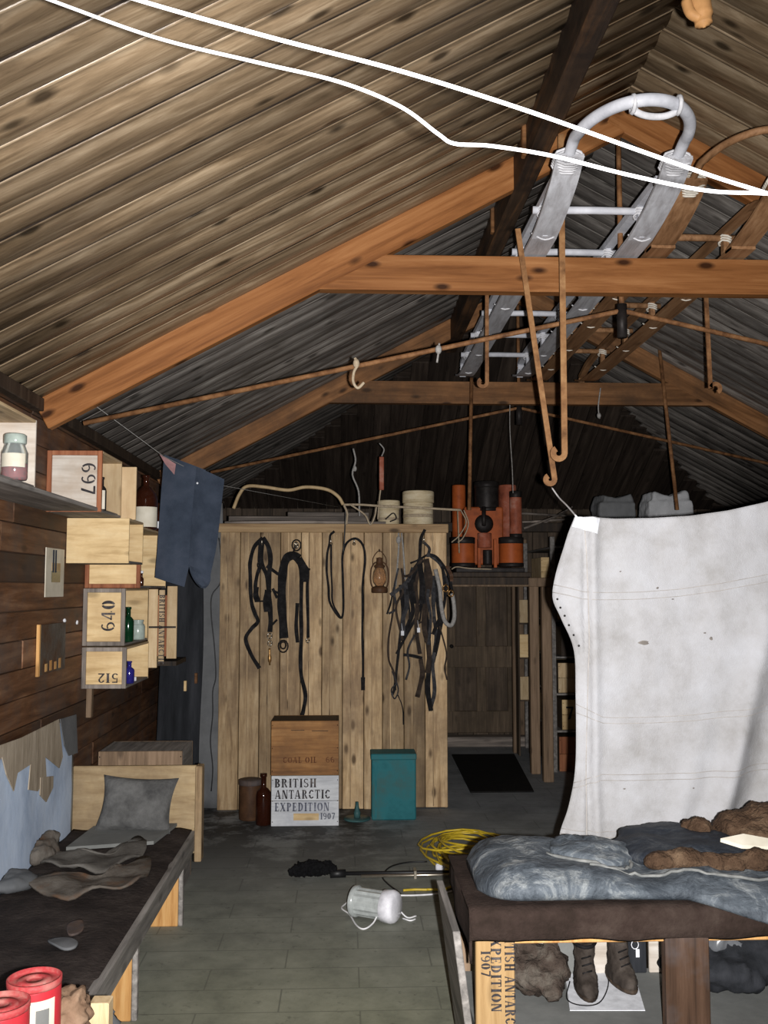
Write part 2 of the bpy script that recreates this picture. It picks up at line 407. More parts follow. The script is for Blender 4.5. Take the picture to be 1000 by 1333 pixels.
M['redcan'] = mottled('red_can', [(.42, .025, .035), (.52, .04, .05)], 8, 0.4, 0.1)
M['canlid'] = mottled('worn_red_lid', [(.42, .20, .17), (.40, .045, .05), (.48, .25, .21)], 9, 0.5, 0.2, 0.002)
M['label'] = mottled('cream_label', [(.52, .48, .38), (.68, .64, .54)], 9, 0.7, 0.0)
M['ink'] = mottled('stencil_ink', [(.022, .02, .022), (.045, .042, .046), (.16, .14, .13)], 16, 0.8, 0)
M['fadedink'] = mottled('faded_stencil_ink', [(.07, .075, .10), (.13, .14, .18), (.28, .29, .34)], 14, 0.8, 0)
M['darkredink'] = mottled('faded_red_ink', [(.10, .035, .02), (.16, .07, .03)], 16, 0.8, 0)
M['amber'] = plain('dark_amber_glass', (.03, .008, .004), 0.1, 0.0)
M['green'] = plain('dark_green_glass', (.004, .03, .012), 0.1)
M['blueglass'] = plain('cobalt_glass', (.02, .018, .16), 0.1)
M['whiteglass'] = plain('pale_glass_jar', (.34, .40, .36), 0.15)
M['clear'] = glass('clear_glass', (.72, .80, .80))
M['smoked'] = glass('smoked_globe_glass', (.55, .42, .30))
M['plasticbag'] = glass('clear_plastic', (.80, .84, .90), 0.3)
M['lampbody'] = plain('ribbed_clear_plastic', (.42, .45, .44), 0.2)
M['lampcap'] = plain('white_gloss_plastic', (.82, .82, .88), 0.15)
M['white'] = plain('white_paper', (.74, .76, .80), 0.8)
M['whitecloth'] = mottled('white_wrapping', [(.35, .36, .37), (.52, .53, .55)], 5, 0.9, 0.5, 0.01, bscale=14)
M['mat'] = mottled('black_rubber_mat', [(.006, .006, .006), (.014, .013, .012)], 20, 0.9, 0.5, 0.004)
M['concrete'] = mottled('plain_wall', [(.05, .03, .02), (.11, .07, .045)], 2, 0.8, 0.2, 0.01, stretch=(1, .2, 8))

def floor_mat():
    m, nt, bs, new = nmat('worn_linoleum')
    v, oi, tc = coords(nt, (1, 1, 1), False)
    n1 = noisen(nt, v, 3.0, 6, 0.7); n2 = noisen(nt, v, 22, 4, 0.7); n3 = noisen(nt, v, 1.1, 4, 0.6)
    a = ramp(nt, n1, [(0.3, (.14, .145, .10)), (0.5, (.235, .24, .165)), (0.72, (.32, .32, .225))]).outputs[0]
    b = ramp(nt, n1, [(0.3, (.17, .18, .185)), (0.72, (.32, .335, .345))]).outputs[0]
    sp_ = nt.nodes.new('ShaderNodeSeparateXYZ'); nt.links.new(tc.outputs['Object'], sp_.inputs[0])
    class sp: outputs = (mathn(nt, 'ADD', sp_.outputs[0], 1.3), mathn(nt, 'ADD', sp_.outputs[1], 4.2))
    # lino turns from olive to grey towards the far end
    g = mathn(nt, 'ADD', sp.outputs[1], mathn(nt, 'MULTIPLY', n3, 1.4))
    fr = ramp(nt, mathn(nt, 'MULTIPLY_ADD', g, 0.25, -0.95), [(0.0, (0, 0, 0)), (1.0, (1, 1, 1))])
    col = mixc(nt, fr.outputs[0], a, b)
    # trodden coal dirt: separate blotches where the crates stand
    wx = mathn(nt, 'ADD', sp.outputs[0], mathn(nt, 'MULTIPLY_ADD', n1, 0.35, -0.17))
    wy = mathn(nt, 'ADD', sp.outputs[1], mathn(nt, 'MULTIPLY_ADD', n1, 1.0, -0.5))
    up = ramp(nt, mathn(nt, 'MULTIPLY_ADD', wy, 0.2, -0.9), [(0.1, (0, 0, 0)), (0.42, (1, 1, 1))]).outputs[0]
    lx = ramp(nt, mathn(nt, 'MULTIPLY_ADD', wx, 0.5, 0.5), [(0.55, (1, 1, 1)), (0.85, (0, 0, 0))]).outputs[0]
    d2 = mathn(nt, 'MULTIPLY', up, lx)
    blot = ramp(nt, noisen(nt, v, 2.1, 5, 0.7), [(0.42, (0, 0, 0)), (0.52, (1, 1, 1))]).outputs[0]
    d = mathn(nt, 'MULTIPLY', mathn(nt, 'MULTIPLY', d2, blot), 0.9)
    col = mixc(nt, d, col, (.03, .028, .026))
    bt = nt.nodes.new('ShaderNodeTexBrick'); bt.offset = 0.5; bt.inputs['Scale'].default_value = 1.0
    bt.inputs['Brick Width'].default_value = 0.62; bt.inputs['Row Height'].default_value = 0.21; bt.inputs['Mortar Size'].default_value = 0.004; bt.inputs['Mortar Smooth'].default_value = 0.4
    bt.inputs['Color1'].default_value = (0, 0, 0, 1); bt.inputs['Color2'].default_value = (0, 0, 0, 1); bt.inputs['Mortar'].default_value = (1, 1, 1, 1); nt.links.new(v, bt.inputs['Vector'])
    col = mixc(nt, mathn(nt, 'MULTIPLY', mathn(nt, 'MULTIPLY', bt.outputs['Color'], n1), 0.7), col, (.03, .03, .028))
    sr = ramp(nt, n2, [(0.60, (0, 0, 0)), (0.74, (1, 1, 1))]).outputs[0]
    col = mixc(nt, mathn(nt, 'MULTIPLY', sr, 0.45), col, (.02, .02, .02))
    nt.links.new(col, bs.inputs['Base Color']); bs.inputs['Roughness'].default_value = 0.7; bs.inputs['Specular IOR Level'].default_value = 0.2
    bumpn(nt, n2, bs, 0.25, 0.004)
    return m
def canvas_mat():
    m, nt, bs, new = nmat('white_canvas')
    v, oi, tc = coords(nt, (1, 1, 1), False)
    n1 = noisen(nt, v, 3.2, 6, 0.7); n2 = noisen(nt, v, 260, 2, 0.5)
    col = ramp(nt, n1, [(0.3, (.29, .282, .275)), (0.5, (.39, .389, .398)), (0.7, (.455, .462, .485))]).outputs[0]
    n3 = noisen(nt, v, 11, 5, 0.8)
    sr = ramp(nt, n3, [(0.66, (0, 0, 0)), (0.8, (1, 1, 1))]).outputs[0]
    col = mixc(nt, mathn(nt, 'MULTIPLY', sr, 0.4), col, (.30, .26, .21))
    nt.links.new(col, bs.inputs['Base Color']); bs.inputs['Roughness'].default_value = 0.95; bs.inputs['Specular IOR Level'].default_value = 0.1
    bumpn(nt, mathn(nt, 'ADD', n2, mathn(nt, 'MULTIPLY', noisen(nt, v, 9, 4, 0.6), 3.0)), bs, 0.35, 0.006)
    return m
def bag_mat(name, dark, mid, light):
    m, nt, bs, new = nmat(name)
    v, oi, tc = coords(nt, (1, 1.6, 1))
    n1 = noisen(nt, v, 7, 7, 0.75, 0.8)
    col = ramp(nt, n1, [(0.36, dark), (0.52, mid), (0.68, light)]).outputs[0]
    nt.links.new(col, bs.inputs['Base Color']); bs.inputs['Roughness'].default_value = 0.6; bs.inputs['Specular IOR Level'].default_value = 0.25
    bumpn(nt, noisen(nt, v, 16, 6, 0.7, 1.0), bs, 0.8, 0.012)
    return m
M['floor'] = floor_mat(); M['canvas'] = canvas_mat()
M['bag'] = bag_mat('scuffed_grey_leather', (.034, .042, .052), (.095, .112, .13), (.33, .35, .35))
M['bag2'] = bag_mat('dark_navy_leather', (.008, .010, .015), (.019, .024, .033), (.07, .075, .08))

# ------------------------------------------------------------------ stencil lettering
def _r(x0, y0, x1, y1): return [[(x0, y0), (x1, y0), (x1, y1), (x0, y1)]]
def _p(*q): return [list(q)]
def _arc(cx, cy, rx, ry, a0, a1, tx=.23, ty=.12, n=7):
    out = []
    for i in range(n):
        t0 = math.radians(a0 + (a1 - a0) * i / n); t1 = math.radians(a0 + (a1 - a0) * (i + 1) / n)
        out.append([(cx + rx * math.cos(t0), cy + ry * math.sin(t0)), (cx + rx * math.cos(t1), cy + ry * math.sin(t1)),
                    (cx + (rx - tx) * math.cos(t1), cy + (ry - ty) * math.sin(t1)), (cx + (rx - tx) * math.cos(t0), cy + (ry - ty) * math.sin(t0))])
    return out
def _stem(x, s=.23, e=.07): return _r(x, 0, x + s, 1) + _r(x - e, 0, x + s + e, .06) + _r(x - e, .94, x + s + e, 1)
GL = {
 'I': (.42, _stem(.12)), '1': (.42, _stem(.12)),
 'T': (.72, _stem(.27, .18, .06) + _r(.02, .9, .25, 1) + _r(.47, .9, .70, 1) + _r(.02, .7, .08, .9) + _r(.64, .7, .70, .9)),
 'H': (.82, _stem(.1) + _stem(.54) + _r(.3, .46, .52, .55)),
 'N': (.82, _r(.08, 0, .17, 1) + _r(.64, 0, .73, 1) + _p((.1, 1), (.32, 1), (.72, 0), (.52, 0)) + _r(.0, 0, .25, .05) + _r(.56, .95, .81, 1)),
 'A': (.82, _p((.02, 0), (.12, 0), (.40, .98), (.32, .98)) + _p((.52, 0), (.76, 0), (.50, 1), (.34, 1)) + _r(.16, .27, .52, .35) + _r(-.02, 0, .2, .05) + _r(.46, 0, .82, .05)),
 'R': (.82, _stem(.1) + _arc(.36, .74, .32, .26, -85, 85) + _p((.36, .48), (.54, .48), (.80, 0), (.60, 0))),
 'P': (.72, _stem(.1) + _arc(.34, .72, .34, .28, -85, 85)),
 'B': (.74, _stem(.1) + _arc(.34, .75, .32, .25, -85, 85) + _arc(.34, .27, .37, .27, -85, 85)),
 'D': (.80, _stem(.1) + _arc(.34, .5, .42, .5, -85, 85, n=9)),
 'E': (.70, _stem(.1) + _r(.3, .92, .62, 1) + _r(.3, 0, .64, .08) + _r(.3, .46, .5, .54) + _r(.57, .74, .62, .92) + _r(.58, .08, .64, .28) + _r(.47, .38, .52, .62)),
 'L': (.66, _stem(.1) + _r(.3, 0, .6, .08) + _r(.54, .08, .6, .3)),
 'C': (.76, _arc(.42, .5, .38, .5, 40, 172, n=6) + _arc(.42, .5, .38, .5, 188, 320, n=6)),
 'O': (.84, _arc(.42, .5, .40, .5, -80, 80, n=9) + _arc(.42, .5, .40, .5, 100, 260, n=9)),
 'X': (.80, _p((.02, 1), (.28, 1), (.76, 0), (.50, 0)) + _p((.04, 0), (.14, 0), (.70, 1), (.60, 1)) + _r(0, .95, .34, 1) + _r(.5, .95, .8, 1) + _r(-.02, 0, .22, .05) + _r(.42, 0, .8, .05)),
 'S': (.68, _arc(.33, .74, .29, .26, 20, 262, .15, .1, 9) + _arc(.33, .26, .31, .26, -160, 88, .15, .1, 9)),
 '0': (.70, _arc(.34, .5, .32, .5, -80, 80, n=9) + _arc(.34, .5, .32, .5, 100, 260, n=9)),
 '2': (.68, _arc(.33, .71, .29, .29, -30, 170, .16, .1, 9) + _p((.42, .58), (.58, .56), (.24, .1), (.04, .1)) + _r(.04, 0, .64, .13)),
 '4': (.70, _r(.4, 0, .56, 1) + _p((.02, .26), (.14, .26), (.42, .9), (.38, 1)) + _r(.02, .22, .36, .33) + _r(.6, .22, .68, .33)),
 '5': (.66, _r(.08, .5, .18, 1) + _r(.08, .88, .58, 1) + _arc(.30, .32, .32, .32, -150, 110, .16, .1, 9)),
 '6': (.70, _arc(.36, .5, .34, .5, 60, 250, .16, .1, 10) + _arc(.36, .30, .32, .30, -100, 130, .15, .09, 9)),
 '7': (.64, _r(.04, .86, .62, 1) + _p((.46, .86), (.62, .86), (.36, 0), (.18, 0))),
}
GL['9'] = (.70, [[(.70 - x, 1 - y) for (x, y) in q] for q in GL['6'][1]])
GL[' '] = (.4, [])
def letters(txt, h, origin, right, up, mat, parent, name='lettering', wide=1.0, gap=.1, label=None, th=.0012, skip=()):
    right = Vector(right).normalized(); up = Vector(up).normalized(); n = right.cross(up)
    o = Vector(origin); x = 0; mb = MB()
    for k, ch in enumerate(txt):
        wd, polys = GL[ch]
        if k not in skip:
            for q in polys:
                mb.poly([o + right * ((x + a) * h * wide) + up * (b * h) + n * th for a, b in q], n, th * 1.5)
        x += wd + gap
    ob = mb.build(name, mat, parent, fixn=True)
    if label: ob['label'] = label
    return ob

# ------------------------------------------------------------------ the shell
XL, XR, XRID = -1.4, 4.0, 1.3
HE, SL = 2.44, 0.54
HR = HE + SL * (XRID - XL)
YR, YB = -1.6, 10.0
HIPS = (HR - HE) / (YB - 7.2)
def roofh(x): return HR - SL * abs(x - XRID)
def hipY(h): return YB - (h - HE) / HIPS

fl_ob = MB().box(XL - .1, XR + .1, YR - .1, YB + .1, -.06, 0).build('floor', M['floor']); tag(fl_ob, 'worn olive and grey floor with coal dirt', kind='structure')

ceil = MB()
t = .05; uz = .014
ceil.add([(XL - .15, YR - .1, HE - .15 * SL + uz), (XRID, YR - .1, HR + uz), (XRID, YB + .1, HR + uz), (XL - .15, YB + .1, HE - .15 * SL + uz),
          (XL - .15, YR - .1, HE - .15 * SL + uz + t), (XRID, YR - .1, HR + uz + t), (XRID, YB + .1, HR + uz + t), (XL - .15, YB + .1, HE - .15 * SL + uz + t),
          (XR + .15, YR - .1, HE - .15 * SL + uz), (XR + .15, YB + .1, HE - .15 * SL + uz), (XR + .15, YB + .1, HE - .15 * SL + uz + t), (XR + .15, YR - .1, HE - .15 * SL + uz + t)],
         [(0, 1, 2, 3), (4, 7, 6, 5), (1, 8, 9, 2), (5, 6, 10, 11), (0, 4, 5, 1), (3, 2, 6, 7), (1, 5, 11, 8), (2, 9, 10, 6), (0, 3, 7, 4), (8, 11, 10, 9)])
ceil_o = ceil.build('ceiling', M['hip']); tag(ceil_o, 'boarded pitched roof lining seen from inside', kind='structure')

BW = 0.15
PROF = [(0.002, 0.0), (0.004, .0022), (.008, .003), (.012, .0022), (.015, .0), (.026, .0055), (.042, .0112), (.06, .0145), (.078, .0155), (.096, .0145), (.114, .0112), (.132, .006), (.148, -.001)]
def roof_board(length, mat='roof'):
    mb = MB(); n = len(PROF)
    vv = [(x, u, -d) for x in (0, length) for (u, d) in PROF] + [(x, u, .012) for x in (0, length) for u in (0.002, .148)]
    ff = [(i, i + 1, n + i + 1, n + i) for i in range(n - 1)]
    ff += [list(range(n))[::-1] + [2 * n, 2 * n + 1], list(range(n, 2 * n)) + [2 * n + 3, 2 * n + 2]]
    mb.add(vv, ff); me = mb.mesh('board')
    me.materials.append(M[mat])
    for k_, p in enumerate(me.polygons): p.use_smooth = 4 <= k_ < n - 1
    return me
CS = math.sqrt(1 + SL * SL); ANG = math.atan(SL)
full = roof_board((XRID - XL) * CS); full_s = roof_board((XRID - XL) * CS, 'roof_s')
y = 0.75; k = 0
while y < YB - .1:
    hmax = HR if y < 7.2 else HE + HIPS * (YB - y)
    ln = (hmax - HE) / SL * CS
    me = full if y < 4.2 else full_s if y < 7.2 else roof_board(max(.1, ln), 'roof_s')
    rj = random.uniform(-.002, .002)
    tilt = random.uniform(-.02, .02)
    inst('board', me, ceil_o, (XL, y, HE + rj), (tilt, -ANG, 0))
    inst('board', me, ceil_o, (XR, y + BW, HE + rj), (tilt, -ANG, PI))
    y += BW; k += 1
# hip end: boards running up the slope that falls towards the far wall
x = XL
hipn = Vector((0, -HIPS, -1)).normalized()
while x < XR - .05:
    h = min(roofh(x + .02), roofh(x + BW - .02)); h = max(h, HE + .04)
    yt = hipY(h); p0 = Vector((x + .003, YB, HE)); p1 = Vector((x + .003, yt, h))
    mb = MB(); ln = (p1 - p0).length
    mb.box(0, ln, 0, BW - .006, -.02, 0, .003)
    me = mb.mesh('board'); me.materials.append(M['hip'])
    d = (p1 - p0).normalized(); sx = Vector((1, 0, 0)); nz = d.cross(sx)
    o = bpy.data.objects.new('board', me)
    R = Matrix((d, sx, nz)).transposed().to_4x4()
    o.matrix_world = Matrix.Translation(p0 + Vector((0, 0, random.uniform(-.006, .006)))) @ R
    link(o); mw = o.matrix_world.copy(); o.parent = ceil_o; o.matrix_basis = Matrix.Translation(-OFF[ceil_o.name]) @ mw
    x += BW
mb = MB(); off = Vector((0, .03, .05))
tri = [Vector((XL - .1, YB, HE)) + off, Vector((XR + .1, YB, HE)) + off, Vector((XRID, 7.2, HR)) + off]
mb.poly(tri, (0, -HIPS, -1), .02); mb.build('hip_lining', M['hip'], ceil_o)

# walls
wl = MB().box(XL - .12, XL - .02, YR - .1, YB + .1, 0, HE + .02).build('wall_left', M['concrete']); tag(wl, 'dark brown horizontally boarded side wall', kind='structure')
for r_ in range(20):
    z0 = r_ * .125; y0 = 1.6 - random.random() * 1.2
    while y0 < YB:
        ln = random.uniform(1.3, 3.0); y1 = min(YB, y0 + ln)
        z1 = min(z0 + .121, HE)
        if z1 - z0 > .03:
            mb = MB(); ex = random.uniform(0, .004)
            mb.box(XL - .02, XL + ex, y0 + .002, y1 - .002, z0, z1, .003); mb.build('board', M['wallb'], wl, fixn=False)
        y0 = y1
wr = MB().box(XR + .02, XR + .12, YR - .1, YB + .1, 0, HE + .02).build('wall_right', M['concrete']); tag(wr, 'dark brown side wall behind the hanging canvas', kind='structure')
wre = MB().box(XL - .1, XR + .1, YR - .1, YR, 0, HR + .1).build('wall_rear', M['concrete']); tag(wre, 'dark wooden end wall behind the photographer', kind='structure')
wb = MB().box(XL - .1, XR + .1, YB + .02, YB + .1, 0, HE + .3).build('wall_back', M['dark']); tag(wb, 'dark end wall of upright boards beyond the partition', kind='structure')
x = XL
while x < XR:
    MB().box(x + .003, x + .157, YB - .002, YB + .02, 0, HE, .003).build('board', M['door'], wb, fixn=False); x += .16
wn = thing('added_window_1', 'added unseen window in the end wall behind the photographer', None, (1.3, YR, 1.15)); wn['kind'] = 'structure'  # window added out of view as a daylight source; gives no light now
fr = MB(); fr.box(.82, .88, YR, YR + .04, 1.1, 2.0).box(1.72, 1.78, YR, YR + .04, 1.1, 2.0).box(.88, 1.72, YR, YR + .04, 1.1, 1.15).box(.88, 1.72, YR, YR + .04, 1.95, 2.0).build('added_window_frame', M['postw'], wn)
MB().box(.88, 1.72, YR, YR + .012, 1.15, 1.95).build('pane', M['clear'], wn)
tr = MB().box(XL, XL + .05, 1.0, YB, HE - .055, HE + .005, .004).build('trim_1', M['dark']); tag(tr, 'dark wall plate timber along the eave', kind='structure')

# ------------------------------------------------------------------ roof trusses
def truss(Y, mat, label, rod_pts, purl):
    T = thing('roof_truss', label, 'roof truss', (XRID, Y, HE - .25), None)
    def rafter(sgn):
        x0 = XL if sgn < 0 else XR
        P = Vector((x0, Y, HE - .005)); top = Vector((XRID, Y, HR - .005)); d = (top - P).normalized()
        L = (top - P).length; dn = Vector((d.z * (-sgn) * -1, 0, -abs(d.x)));
        nrm = Vector((-sgn * SL, 0, -1)).normalized()
        mb = MB(); mb.box(0, L + .02, 0, .055, 0, .145, .004)
        me = mb.mesh('rafter'); me.materials.append(mat)
        R = Matrix((d, Vector((0, 1, 0)), nrm)).transposed().to_4x4()
        o = bpy.data.objects.new('rafter', me); link(o, T); o.matrix_basis = Matrix.Translation(-OFF[T.name]) @ Matrix.Translation(P) @ R
    rafter(-1); rafter(1)
    def xat(h): return XRID - (HR - .165 - h) / SL
    xa, xb = xat(2.96), xat(3.125)
    o = MB()
    o.poly([(xa, Y + .002, 2.96), (2 * XRID - xa, Y + .002, 2.96), (2 * XRID - xb, Y + .002, 3.125), (xb, Y + .002, 3.125)], (0, -1, 0), .06)
    o.build('collar_beam', mat, T)
    rd = MB(); rd.tube(rod_pts, .012, 8); rd.build('tie_rod', M['rod'], T)
    c = rod_pts[len(rod_pts) // 2]
    MB().tube([(c[0], Y + .1, c[2] - .1), (c[0], Y + .1, HR - .02)], .013, 8).build('king_rod', M['rod'], T)
    MB().tube([(c[0], Y + .1, c[2] - .13), (c[0], Y + .1, c[2] + .03)], .024, 10).build('coupling', M['iron'], T)
    return T
Y1, Y2 = 4.3, 7.0
truss(Y1, M['rafter'], 'orange pine roof truss whose collar beam carries the nose end of the sledges',
      [(-1.2, Y1 + .1, 2.35), (XRID, Y1 + .1, 2.905), (3.8, Y1 + .1, 2.35)], .8)
truss(Y2, M['rafter_b'], 'weathered roof truss above the plank partition, under the tail of the sledges',
      [(-1.0, Y2 + .1, 2.45), (XRID, Y2 + .1, 2.95), (3.6, Y2 + .1, 2.45)], .8)
pu = MB().box(.775, .86, -.5, 7.4, 3.44, 3.62, .006).build('purlin', M['purlin']); tag(pu, 'long sooty purlin under the roof boards, beside the white sledge', 'roof beam')
MB().tube([(.858, Y1 - .135, 3.545), (.965, Y1 - .135, 3.55)], .008, 8).build('nail', M['iron'], pu)
pegs = [(705, 140), (647, 270)]
for (px, py), dy in zip(pegs, (4.0, 4.9)):
    p = A(px, py, dy); p.x = .767
    MB().box(.757, .776, p.y - .02, p.y + .02, 3.46, 3.62, .004).build('wooden_cleat', M['rafter_b'], pu)

# ------------------------------------------------------------------ the plank partition (a cubicle under the far truss)
YP = 7.1; PX0, PX1 = A(286, 765, YP).x, A(582, 765, YP).x; PH = 2.07
part = thing('wall_partition', 'plank partition of upright pine boards hung with harness', None, ((PX0 + PX1) / 2, YP, 0)); part['kind'] = 'structure'
edges = [286, 312.5, 338.7, 365, 392, 419.5, 446.4, 474, 498, 525.8, 553, 582]
for a, b in zip(edges[:-1], edges[1:]):
    x0, x1 = A(a, 765, YP).x, A(b, 765, YP).x; pr = random.uniform(0, .008)
    MB().box(x0 + .002, x1 - .002, YP - pr, YP + .025, random.uniform(0, .02), PH - .03, .004).build('board', M['pine'], part, fixn=False)
    MB().box(x0 + .055, x0 + .062, YP - pr - .003, YP, .02, PH - .05).build('bead', M['pine'], part, fixn=False)
MB().box(PX0 - .02, PX1 + .01, YP - .03, YP + .05, PH - .065, PH, .005).build('top_rail', M['pine_x'], part)
yy = YP + .03
while yy < YB - .1:
    MB().box(PX1 - .025, PX1, yy, yy + .15, 0, PH - .03, .003).build('side_board', M['pine'], part, fixn=False)
    MB().box(PX0, PX0 + .025, yy, yy + .15, 0, PH - .03, .003).build('side_board', M['pine'], part, fixn=False)
    yy += .153
MB().box(PX0, PX1, YP + .03, YB - .02, PH - .03, PH - .005).build('deck', M['greywood'], part)

# things on top of the partition
def pole_on_top(name, label, x0, x1, y0, y1, z, r, mat, cat='pole', grp=None, flat=False):
    mb = MB()
    if flat: mb.frame_box((x0, y0, z), (x1 - x0, y1 - y0, 0), (0, .1, 0), (0, 0, r), .004)
    else: mb.tube([(x0, y0, z + r), ((x0 + x1) / 2, (y0 + y1) / 2, z + r + .006), (x1, y1, z + r)], r, 8)
    return tag(mb.build(name, mat, None), label, cat, grp)
pole_on_top('timber_length', 'long dark board lying flat on the partition deck', PX0 + .02, .18, 7.42, 7.42, PH + .0, .08, M['greywood_x'], 'timber', None, True)
pole_on_top('timber_length', 'short pale batten resting on the long dark board', -.45, .18, 7.44, 7.47, PH + .08, .035, M['greywood_x'], 'timber', None, True)
for lb_, xa, xb, yv, r in [('longest thin grey pole at the front edge of the partition top', -.9, .30, 7.17, .012), ('shorter grey pole just behind the longest on the partition top', -.8, .12, 7.22, .014),
                         ('thicker grey pole reaching towards the tubs on the partition top', -.55, .16, 7.28, .016), ('short stout grey pole beside the long dark board', -.88, -.2, 7.35, .02)]:
    pole_on_top('pole', lb_, xa, xb, yv, yv, PH, r, M['greywood_x'], 'pole', 'weathered poles on the partition top')
def tub(px0, px1, py0, Y, label):
    a, b = A(px0, py0, Y), A(px1, py0, Y); r = (b.x - a.x) / 2; c = Vector(((a.x + b.x) / 2, Y, PH - .003)); h = a.z - c.z
    T = thing('wooden_tub', label, 'tub', c, 'cream tubs on the partition')
    MB().lathe([(r * .93, 0), (r, .01), (r, h * .62), (r * .985, h * .64), (r * .985, h * .66)], c, 28).build('body', M['cream'], T)
    MB().lathe([(r * .94, h * .66), (r * 1.05, h * .68), (r * 1.06, h * .97), (r * 1.02, h), (r * .2, h)], c, 28).build('lid', M['cream'], T)
    MB().lathe([(r * 1.0, h * .25), (r * 1.015, h * .26), (r * 1.015, h * .33), (r * 1.0, h * .34)], c, 28).build('hoop', M['rope'], T)
tub(525, 564, 640, 7.35, 'larger cream lidded tub on top of the partition'); tub(492, 520, 652, 7.40, 'smaller cream lidded tub on top of the partition')
cb = MB(); pts = [A(*p, 7.0) for p in [(304, 662), (312, 643), (322, 633), (345, 634), (375, 638), (398, 634), (425, 637), (440, 646), (447, 657)]]
cb.tube(cr(pts, 6), .013, 8)
tag(cb.build('bent_cane', M['cane']), 'bent pale cane arching over the partition top', 'cane')
rp = MB(); rp.tube(cr([A(*p, 7.02) for p in [(447, 657), (470, 657), (500, 659), (545, 661), (600, 664)]], 6), .009, 7)
tag(rp.build('rope', M['rope']), 'straight old rope stretched from the cane past the tubs', 'rope')
rp = MB(); rp.tube(cr([A(*p, 7.0) for p in [(455, 656), (475, 670), (482, 683), (488, 672), (490, 660)]], 6), .007, 6); rp.tube(cr([A(*p, 7.02) for p in [(448, 658), (452, 668), (451, 683)]], 6), .009, 6)
tag(rp.build('rope', M['rope']), 'slack rope loop drooping below the cane joint', 'rope')
rp = MB(); rp.tube(cr([A(*p, 7.07) for p in [(502, 676), (512, 668), (516, 675), (508, 679)]], 6), .005, 6)
tag(rp.build('wire_loop', M['iron']), 'small dark wire loop in front of the smaller tub', 'wire')

# ------------------------------------------------------------------ harness on the partition
def c6(x, y): return (300 + x / 4.761, 680 + y / 4.761)
def c7(x, y): return (460 + x / 4.444, 660 + y / 4.444)
def strap(parent, pts, wd, cv, mat='leather', depth=0.0, name='strap', th=.007):
    P = cr([A(*cv(*p), YP - .035 - depth) for p in pts], 6)
    P = [p + Vector((0, .006 * math.sin(i * .7), 0)) for i, p in enumerate(P)]
    ws = [wd * (1 + .07 * math.sin(i * .6 + len(pts))) for i in range(len(P))]
    return MB().ribbon(P, ws, th).build(name, M[mat], parent)
def buckle(parent, c, r, cv, mat='steel', depth=0.01, name='buckle'):
    p = A(*cv(*c), YP - .04 - depth)
    return MB().tube([p + Vector((math.cos(a) * r, .008 * math.sin(2 * a), math.sin(a) * r * 1.25)) for a in [2 * PI * k / 14 for k in range(14)]], .006, 6, closed=True).build(name, M[mat], parent)
def peg(px, py, label):
    p = A(px, py, YP)
    t_ = thing('wall_hook', label, 'hook', p, 'bright metal hooks on the partition')
    MB().lathe([(.013, 0), (.013, .004)], p + Vector((0, -.008, 0)), 12, Matrix.Rotation(PI / 2, 3, 'X')).build('plate', M['steel'], t_)
    MB().tube(cr([p + Vector((0, -.005, 0)), p + Vector((0, -.05, -.004)), p + Vector((0, -.07, .01)), p + Vector((0, -.07, .028))], 4), .006, 8).build('prong', M['steel'], t_)
peg(342, 709, 'bright metal hook carrying the black bridle'); peg(386, 712, 'bright metal hook carrying the wide black girth strap')
peg(431, 708, 'bright metal hook where the thin strap begins'); peg(461, 708, 'bright metal hook over which the thin strap bends'); peg(551, 706, 'bright metal hook carrying the tangled harness')
h = thing('bridle', 'black leather bridle with brass snap hanging on the partition', 'harness', A(341, 870, YP - .04))
for q, wd in [([(200, 95), (150, 150), (125, 230), (122, 300), (125, 400), (130, 490), (150, 560), (170, 615), (130, 660), (95, 725), (130, 820), (180, 905)], .027),
              ([(200, 95), (235, 150), (248, 230), (240, 330), (238, 420), (245, 520), (250, 600), (245, 680)], .034),
              ([(185, 130), (180, 240), (185, 270), (165, 330), (155, 400), (165, 485)], .026), ([(200, 110), (192, 240), (225, 330), (240, 430)], .03),
              ([(225, 270), (298, 322)], .024), ([(262, 410), (290, 470)], .02), ([(248, 645), (290, 603)], .016), ([(150, 490), (212, 488)], .012),
              ([(235, 420), (225, 480), (228, 555)], .05), ([(160, 400), (158, 450), (168, 490)], .04)]:
    strap(h, q, wd, c6, depth=random.uniform(0, .02))
buckle(h, (243, 705), .016, c6, 'steel'); buckle(h, (245, 750), .014, c6, 'steel'); buckle(h, (185, 265), .02, c6, 'iron')
p = A(*c6(243, 780), YP - .05); q_ = A(*c6(244, 885), YP - .05)
MB().tube(cr([p, (p + q_) / 2, q_], 4), [.008] * 4 + [.013] * 3 + [.006] * 2, 8).build('snap_hook', M['brass'], h)
h = thing('girth_strap', 'wide black girth strap with a buckle, folded over a round bit on the partition', 'harness', A(390, 935, YP - .04))
strap(h, [(425, 225), (395, 205), (350, 222), (328, 290), (320, 380), (318, 500), (325, 600), (332, 718)], .062, c6)
strap(h, [(385, 215), (425, 250), (440, 330), (440, 400), (438, 550), (440, 700), (435, 850), (440, 950), (465, 1070), (455, 1150), (440, 1220)], .028, c6, depth=.012)
strap(h, [(420, 225), (450, 280), (455, 370)], .06, c6, depth=.02); strap(h, [(440, 240), (480, 300), (476, 400), (480, 560), (482, 715)], .022, c6, depth=.015)
strap(h, [(415, 500), (408, 640), (416, 745)], .026, c6, depth=.018); strap(h, [(455, 285), (495, 292)], .016, c6, depth=.02); strap(h, [(300, 440), (262, 420)], .016, c6, depth=.02)
